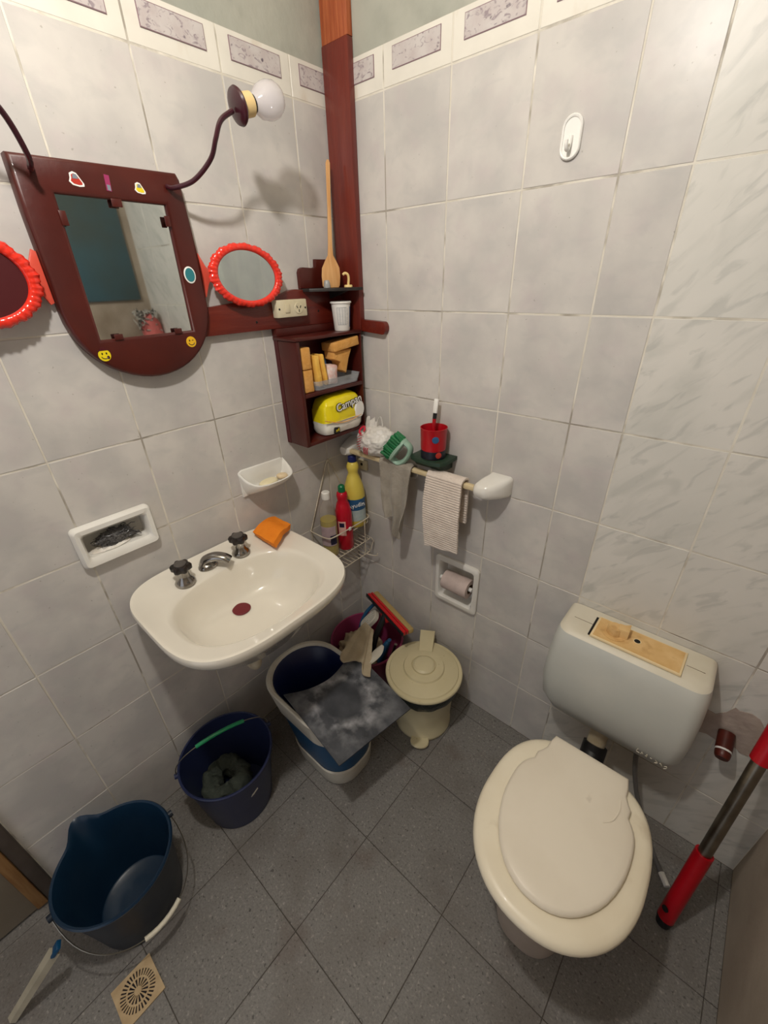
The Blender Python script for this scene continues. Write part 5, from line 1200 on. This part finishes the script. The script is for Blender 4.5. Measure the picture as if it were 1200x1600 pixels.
for k in range(8):
    u = 0.52+0.38*math.cos(-2.2+k*0.32)*0.8; v = 0.45+0.40*math.sin(-2.2+k*0.32)
    p = matf(u, v)
    lathe(bm, [(rnd.uniform(.003, .005), 0.0026), (0.002, 0.0030)], (p.x, p.y, p.z), 10)
# beige rag draped over mat corner from pink bucket
bm = B()
A0, A1 = Vector((0.150, -0.235, 0.275)), Vector((0.262, -0.150, 0.275))
def drp(u, v):
    top = Vector((0.195, -0.180, 0.325)).lerp(Vector((0.250, -0.190, 0.322)), u)
    bot = Vector((0.262, -0.385, 0.356)).lerp(Vector((0.415, -0.378, 0.356)), u)
    p = top.lerp(bot, v); wv = math.sin(u*11+0.8)*0.0055*(0.3+0.7*v)
    p.z += 0.018*math.sin(PI*v)*(1-v)+abs(wv)+0.002
    ln = 0.02*math.sin(u*9)*v; p.y -= ln
    return p
sheet(bm, drp, 34, 26, 0.004); rough_up(bm, 0.0015, 45, 9)
tag(finish(bm, 'draped_rag', M['dirtycloth'], None, smooth=70), 'beige cleaning rag draped from the pink bucket onto the grey mat', 'rag')
bm = B()
def scr(u, v):
    p = Vector((0.345, -0.245, 0.345)).lerp(Vector((0.372, -0.345, 0.352)), v); w_ = 0.016*math.sin(PI*(0.12+0.86*v))
    return (p.x+(u-0.5)*2*w_, p.y+(u-0.5)*w_, p.z+0.006*math.sin(PI*u))
sheet(bm, scr, 10, 16, 0.003)
tag(finish(bm, 'cloth_scrap', M['greyw'], None, smooth=60), 'narrow pale cloth scrap between the beige rag and the cream bin', 'rag')

# purple bucket
pu = thing('indigo_bucket', 'round dark indigo bucket with a green handle grip below the washbasin', 'bucket', (0.185, -0.839, 0.0))
ux, uy = 0.188, -0.838
bm = B(); lathe(bm, [(0.103, 0.0005), (0.107, 0.004), (0.140, 0.243), (0.1455, 0.245), (0.146, 0.252), (0.143, 0.2545), (0.139, 0.253), (0.137, 0.243), (0.101, 0.010), (0.002, 0.010)], (ux, uy, 0), 64); finish(bm, 'bucket_body', M['indigo'], pu, smooth=40)
ea, eb = Vector((ux-0.055, uy-0.138, 0.246)), Vector((ux+0.020, uy+0.148, 0.246)); mid = (ea+eb)/2
up_ = Vector((0.10, 0, 1)).normalized()
bp = [mid+(ea-mid)*math.cos(a)+up_*0.100*math.sin(a)**0.7 for a in [PI*k/24 for k in range(25)]]
bm = B(); tube(bm, bp, 0.0016, 6); finish(bm, 'bail', M['steel'], pu)
gp = bp[8:17]
bm = B(); tube(bm, gp, 0.0062, 12); o = finish(bm, 'grip', M['greengrip'], pu); o['label'] = 'translucent green handle grip'
for e in (ea, eb):
    bm = B(); dd = (e-Vector((ux, uy, e.z))).normalized(); lathe(bm, [(0.009, -0.006), (0.008, 0.006)], M4=Matrix.Translation(e) @ axisM(dd), n=14); finish(bm, 'ear', M['indigo'], pu)
bm = B(); Mq = Matrix.Translation((0.3135, -0.842, 0.165)) @ rotm('Y', -8) @ rotm('Z', 2); vs = []
plate(bm, [(-0.013, -0.006), (-0.003, -0.004), (0.013, 0.008), (0.012, 0.014), (0.001, 0.008), (-0.009, 0.003)], [], lambda u, v, d: Matrix.Translation((ux+0.1295, uy+0.004, 0.170)) @ rotm('Y', 8) @ Vector((d, u, v)), -0.002, 0.0012); finish(bm, 'torn_label', M['greyw'], pu, smooth=0)
# rag ring inside
bm = B(); cr = Vector((0.125, -0.865, 0.070)); nU, nV = 90, 24; rings = []
cr = Vector((0.150, -0.855, 0.070))
for i in range(nU):
    a = 2*PI*i/nU; ring = []
    for j in range(nV):
        b2 = 2*PI*j/nV; rr_ = 0.030+0.009*noise.noise(Vector((math.cos(a)*2, math.sin(a)*2, 5)))+0.006*noise.noise(Vector((a*3, math.cos(b2)*2, math.sin(b2)*2)))
        R0 = 0.050+0.006*math.sin(3*a)
        ring.append(bm.verts.new((cr.x+(R0+rr_*math.cos(b2))*math.cos(a), cr.y+(R0*1.05+rr_*math.cos(b2))*math.sin(a), cr.z+rr_*1.25*math.sin(b2)+0.010*math.sin(2*a+1))))
    rings.append(ring)
for i in range(nU):
    A, Q = rings[i], rings[(i+1) % nU]
    for j in range(nV): bm.faces.new((A[j], A[(j+1) % nV], Q[(j+1) % nV], Q[j]))
rough_up(bm, 0.009, 32, 4); rough_up(bm, 0.005, 80, 2)
tag(finish(bm, 'wrung_rag', M['darkrag'], None, smooth=80), 'wrung dark green-grey rag coiled inside the indigo bucket', 'rag')

# big blue bucket with spout
bb = thing('spouted_bucket', 'large dark teal-blue bucket with pouring spout and white bail grip near the drain', 'bucket', (0.216, -1.184, 0.0))
gx, gy = 0.214, -1.185; sa = math.atan2(-0.037, -0.173)
def bl(r, z, sp, n=96):
    out = []
    for k in range(n):
        a = 2*PI*k/n; da = (a-sa+PI) % (2*PI)-PI
        out.append((gx+(r+sp*math.exp(-(da/0.21)**2))*math.cos(a), gy+(r+sp*math.exp(-(da/0.21)**2))*math.sin(a), z))
    return out
bm = B(); loft(bm, [bl(0.106, 0.0005, 0), bl(0.110, 0.005, 0), bl(0.119, 0.10, 0), bl(0.128, 0.18, 0.006), bl(0.135, 0.240, 0.046)], True, False)
finish(bm, 'bucket_outside', M['navyout'], bb, smooth=40)
bm = B(); loft(bm, [bl(0.135, 0.240, 0.046), bl(0.141, 0.243, 0.049), bl(0.143, 0.250, 0.050), bl(0.140, 0.2545, 0.050), bl(0.135, 0.252, 0.050), bl(0.131, 0.240, 0.044), bl(0.124, 0.18, 0.004), bl(0.113, 0.09, 0), bl(0.099, 0.016, 0), bl(0.094, 0.012, 0), bl(0.05, 0.011, 0), bl(0.002, 0.011, 0)], False, True); o = finish(bm, 'bucket_inside', M['navy'], bb, smooth=40); o['label'] = 'teal-blue rim and inside'
ce = Vector((gx, gy, 0.242)); ea = ce+Vector((0.005, -0.1465, 0)); eb = ce+Vector((0.005, 0.1465, 0)); mid = (ea+eb)/2
dn = Vector((0.70, 0.05, -0.60)).normalized()
bp = [mid+(ea-mid)*math.cos(a)+dn*0.186*math.sin(a)**0.75+Vector((0.018*math.sin(a), 0, 0)) for a in [PI*k/28 for k in range(29)]]
bm = B(); tube(bm, bp, 0.0017, 6); finish(bm, 'bail', M['steel'], bb)
bm = B(); tube(bm, bp[12:19], 0.0062, 12); o = finish(bm, 'grip', M['whitegrip'], bb); o['label'] = 'white handle grip'
for e in (ea, eb):
    dd = (e-Vector((gx, gy, e.z))).normalized(); bm = B(); lathe(bm, [(0.010, -0.008), (0.009, 0.006)], M4=Matrix.Translation(e) @ axisM(dd), n=14); finish(bm, 'ear', M['navyout'], bb)
# pale handle leaning against the bucket
t = thing('flat_stick', 'grimy pale flat stick leaning on the rim of the spouted bucket', 'stick', (0.216, -1.49, 0.0))
A_ = Vector((0.214, -1.492, 0.012)); B_ = Vector((0.262, -1.352, 0.190)); 
dd = (B_-A_).normalized(); sd = dd.cross(Vector((0.5, 0.3, 1))).normalized()
bm = B(); tube(bm, [A_, A_.lerp(B_, 0.5), B_], lambda q: 0.0115+0.003*q, 4, up=sd.cross(dd), flat=0.5); finish(bm, 'stick_body', M['stickw'], t, smooth=20)
bm = B(); box(bm, -0.010, 0.010, -0.005, 0.005, -0.01, 0.022, 0.002, M4=Matrix.Translation(B_) @ axisM(dd)); finish(bm, 'blue_clip', M['blue'], t)
# drain grate
dx, dy, hs = 0.397, -1.270, 0.048
t = thing('floor_drain', 'square beige plastic drain grate with a slotted wheel pattern in the floor', 'drain', (dx, dy, 0.0))
bm = B(); holes = []
def sector(r0, r1, a0, a1, n=3): return [(dx+r1*math.cos(a0+(a1-a0)*k/n), dy+r1*math.sin(a0+(a1-a0)*k/n)) for k in range(n+1)]+[(dx+r0*math.cos(a1-(a1-a0)*k/n), dy+r0*math.sin(a1-(a1-a0)*k/n)) for k in range(n+1)]
for k in range(32):
    a = 2*PI*k/32; g_ = 0.052; holes.append(sector(0.0275, 0.0405, a+g_, a+2*PI/32-g_, 1))
for k in range(16):
    a = 2*PI*k/16; holes.append(sector(0.0085, 0.0238, a+0.09, a+2*PI/16-0.09, 1))
out_ = [(dx-hs, dy-hs), (dx+hs, dy-hs), (dx+hs, dy+hs), (dx-hs, dy+hs)]
plate(bm, out_, holes, FL, 0.0016, 0.0050); finish(bm, 'grate', M['drain'], t, smooth=0)
bm = B(); lathe(bm, [(0.043, 0.0006), (0.043, 0.0012)], (dx, dy, 0), 32); finish(bm, 'drain_opening', M['drainhole'], t)

# ================================================================== OUT OF THE FRAME, SEEN IN THE MIRROR
bm = B(); box(bm, X1-0.014, X1-0.001, -0.95, -0.045, 1.515, 2.35, 0.001); tag(finish(bm, 'teal_panel', M['tealpanel'], None), 'dark teal panel on the right-hand wall, seen only reflected in the mirror', 'panel')
bm = B(); bmesh.ops.create_icosphere(bm, subdivisions=4, radius=1.0, matrix=Matrix.Translation((1.44, -0.055, 1.36)) @ Matrix.Diagonal((0.045, 0.05, 0.09, 1))); rough_up(bm, 0.008, 25)
tag(finish(bm, 'pink_cloth', M['towelp'], None), 'coral pink cloth hanging by the right-hand wall, seen in the mirror', 'cloth')
bm = B(); rnd = random.Random(4)
for i in range(30):
    c = Vector((1.43+rnd.uniform(-.02, .03), -0.06+rnd.uniform(-.045, .02), 1.42+rnd.uniform(-.03, .04))); tube(bm, smoothpts([c+Vector((rnd.uniform(-.03, .03), rnd.uniform(-.03, .02), rnd.uniform(-.03, .03))) for _ in range(4)], 4), 0.003, 5)
tag(finish(bm, 'loofah', M['lace'], None), 'black and white netting bunched over the pink cloth, seen in the mirror', 'net')
# the ceiling bulb that lights the room
t = thing('ceiling_lamp', 'lamp holder hanging on a cord from the ceiling above the frame', 'lamp', (LAMP[0], LAMP[1], 2.285))
bm = B(); tube(bm, [(LAMP[0], LAMP[1], 2.33), (LAMP[0], LAMP[1], ZC-0.001)], 0.003, 8); finish(bm, 'cord', M['blackrub'], t)
bm = B(); lathe(bm, [(0.017, 2.285), (0.019, 2.288), (0.019, 2.325), (0.008, 2.335)], (LAMP[0], LAMP[1], 0), 20); finish(bm, 'lamp_holder', M['blackrub'], t)
# ------------------------------------------------------------------ repeats of one kind
for cat, grp in (('sponge', 'sponges in the corner cabinet'), ('soap', 'soap bars in the wall soap dish'), ('packet', 'wrapped packets in the clear tray'),
                 ('bottle', 'bottles in the wire caddy'), ('bucket', 'buckets on the floor')):
    for o in C.objects:
        if o.parent is None and o.get('category') == cat: o['group'] = grp
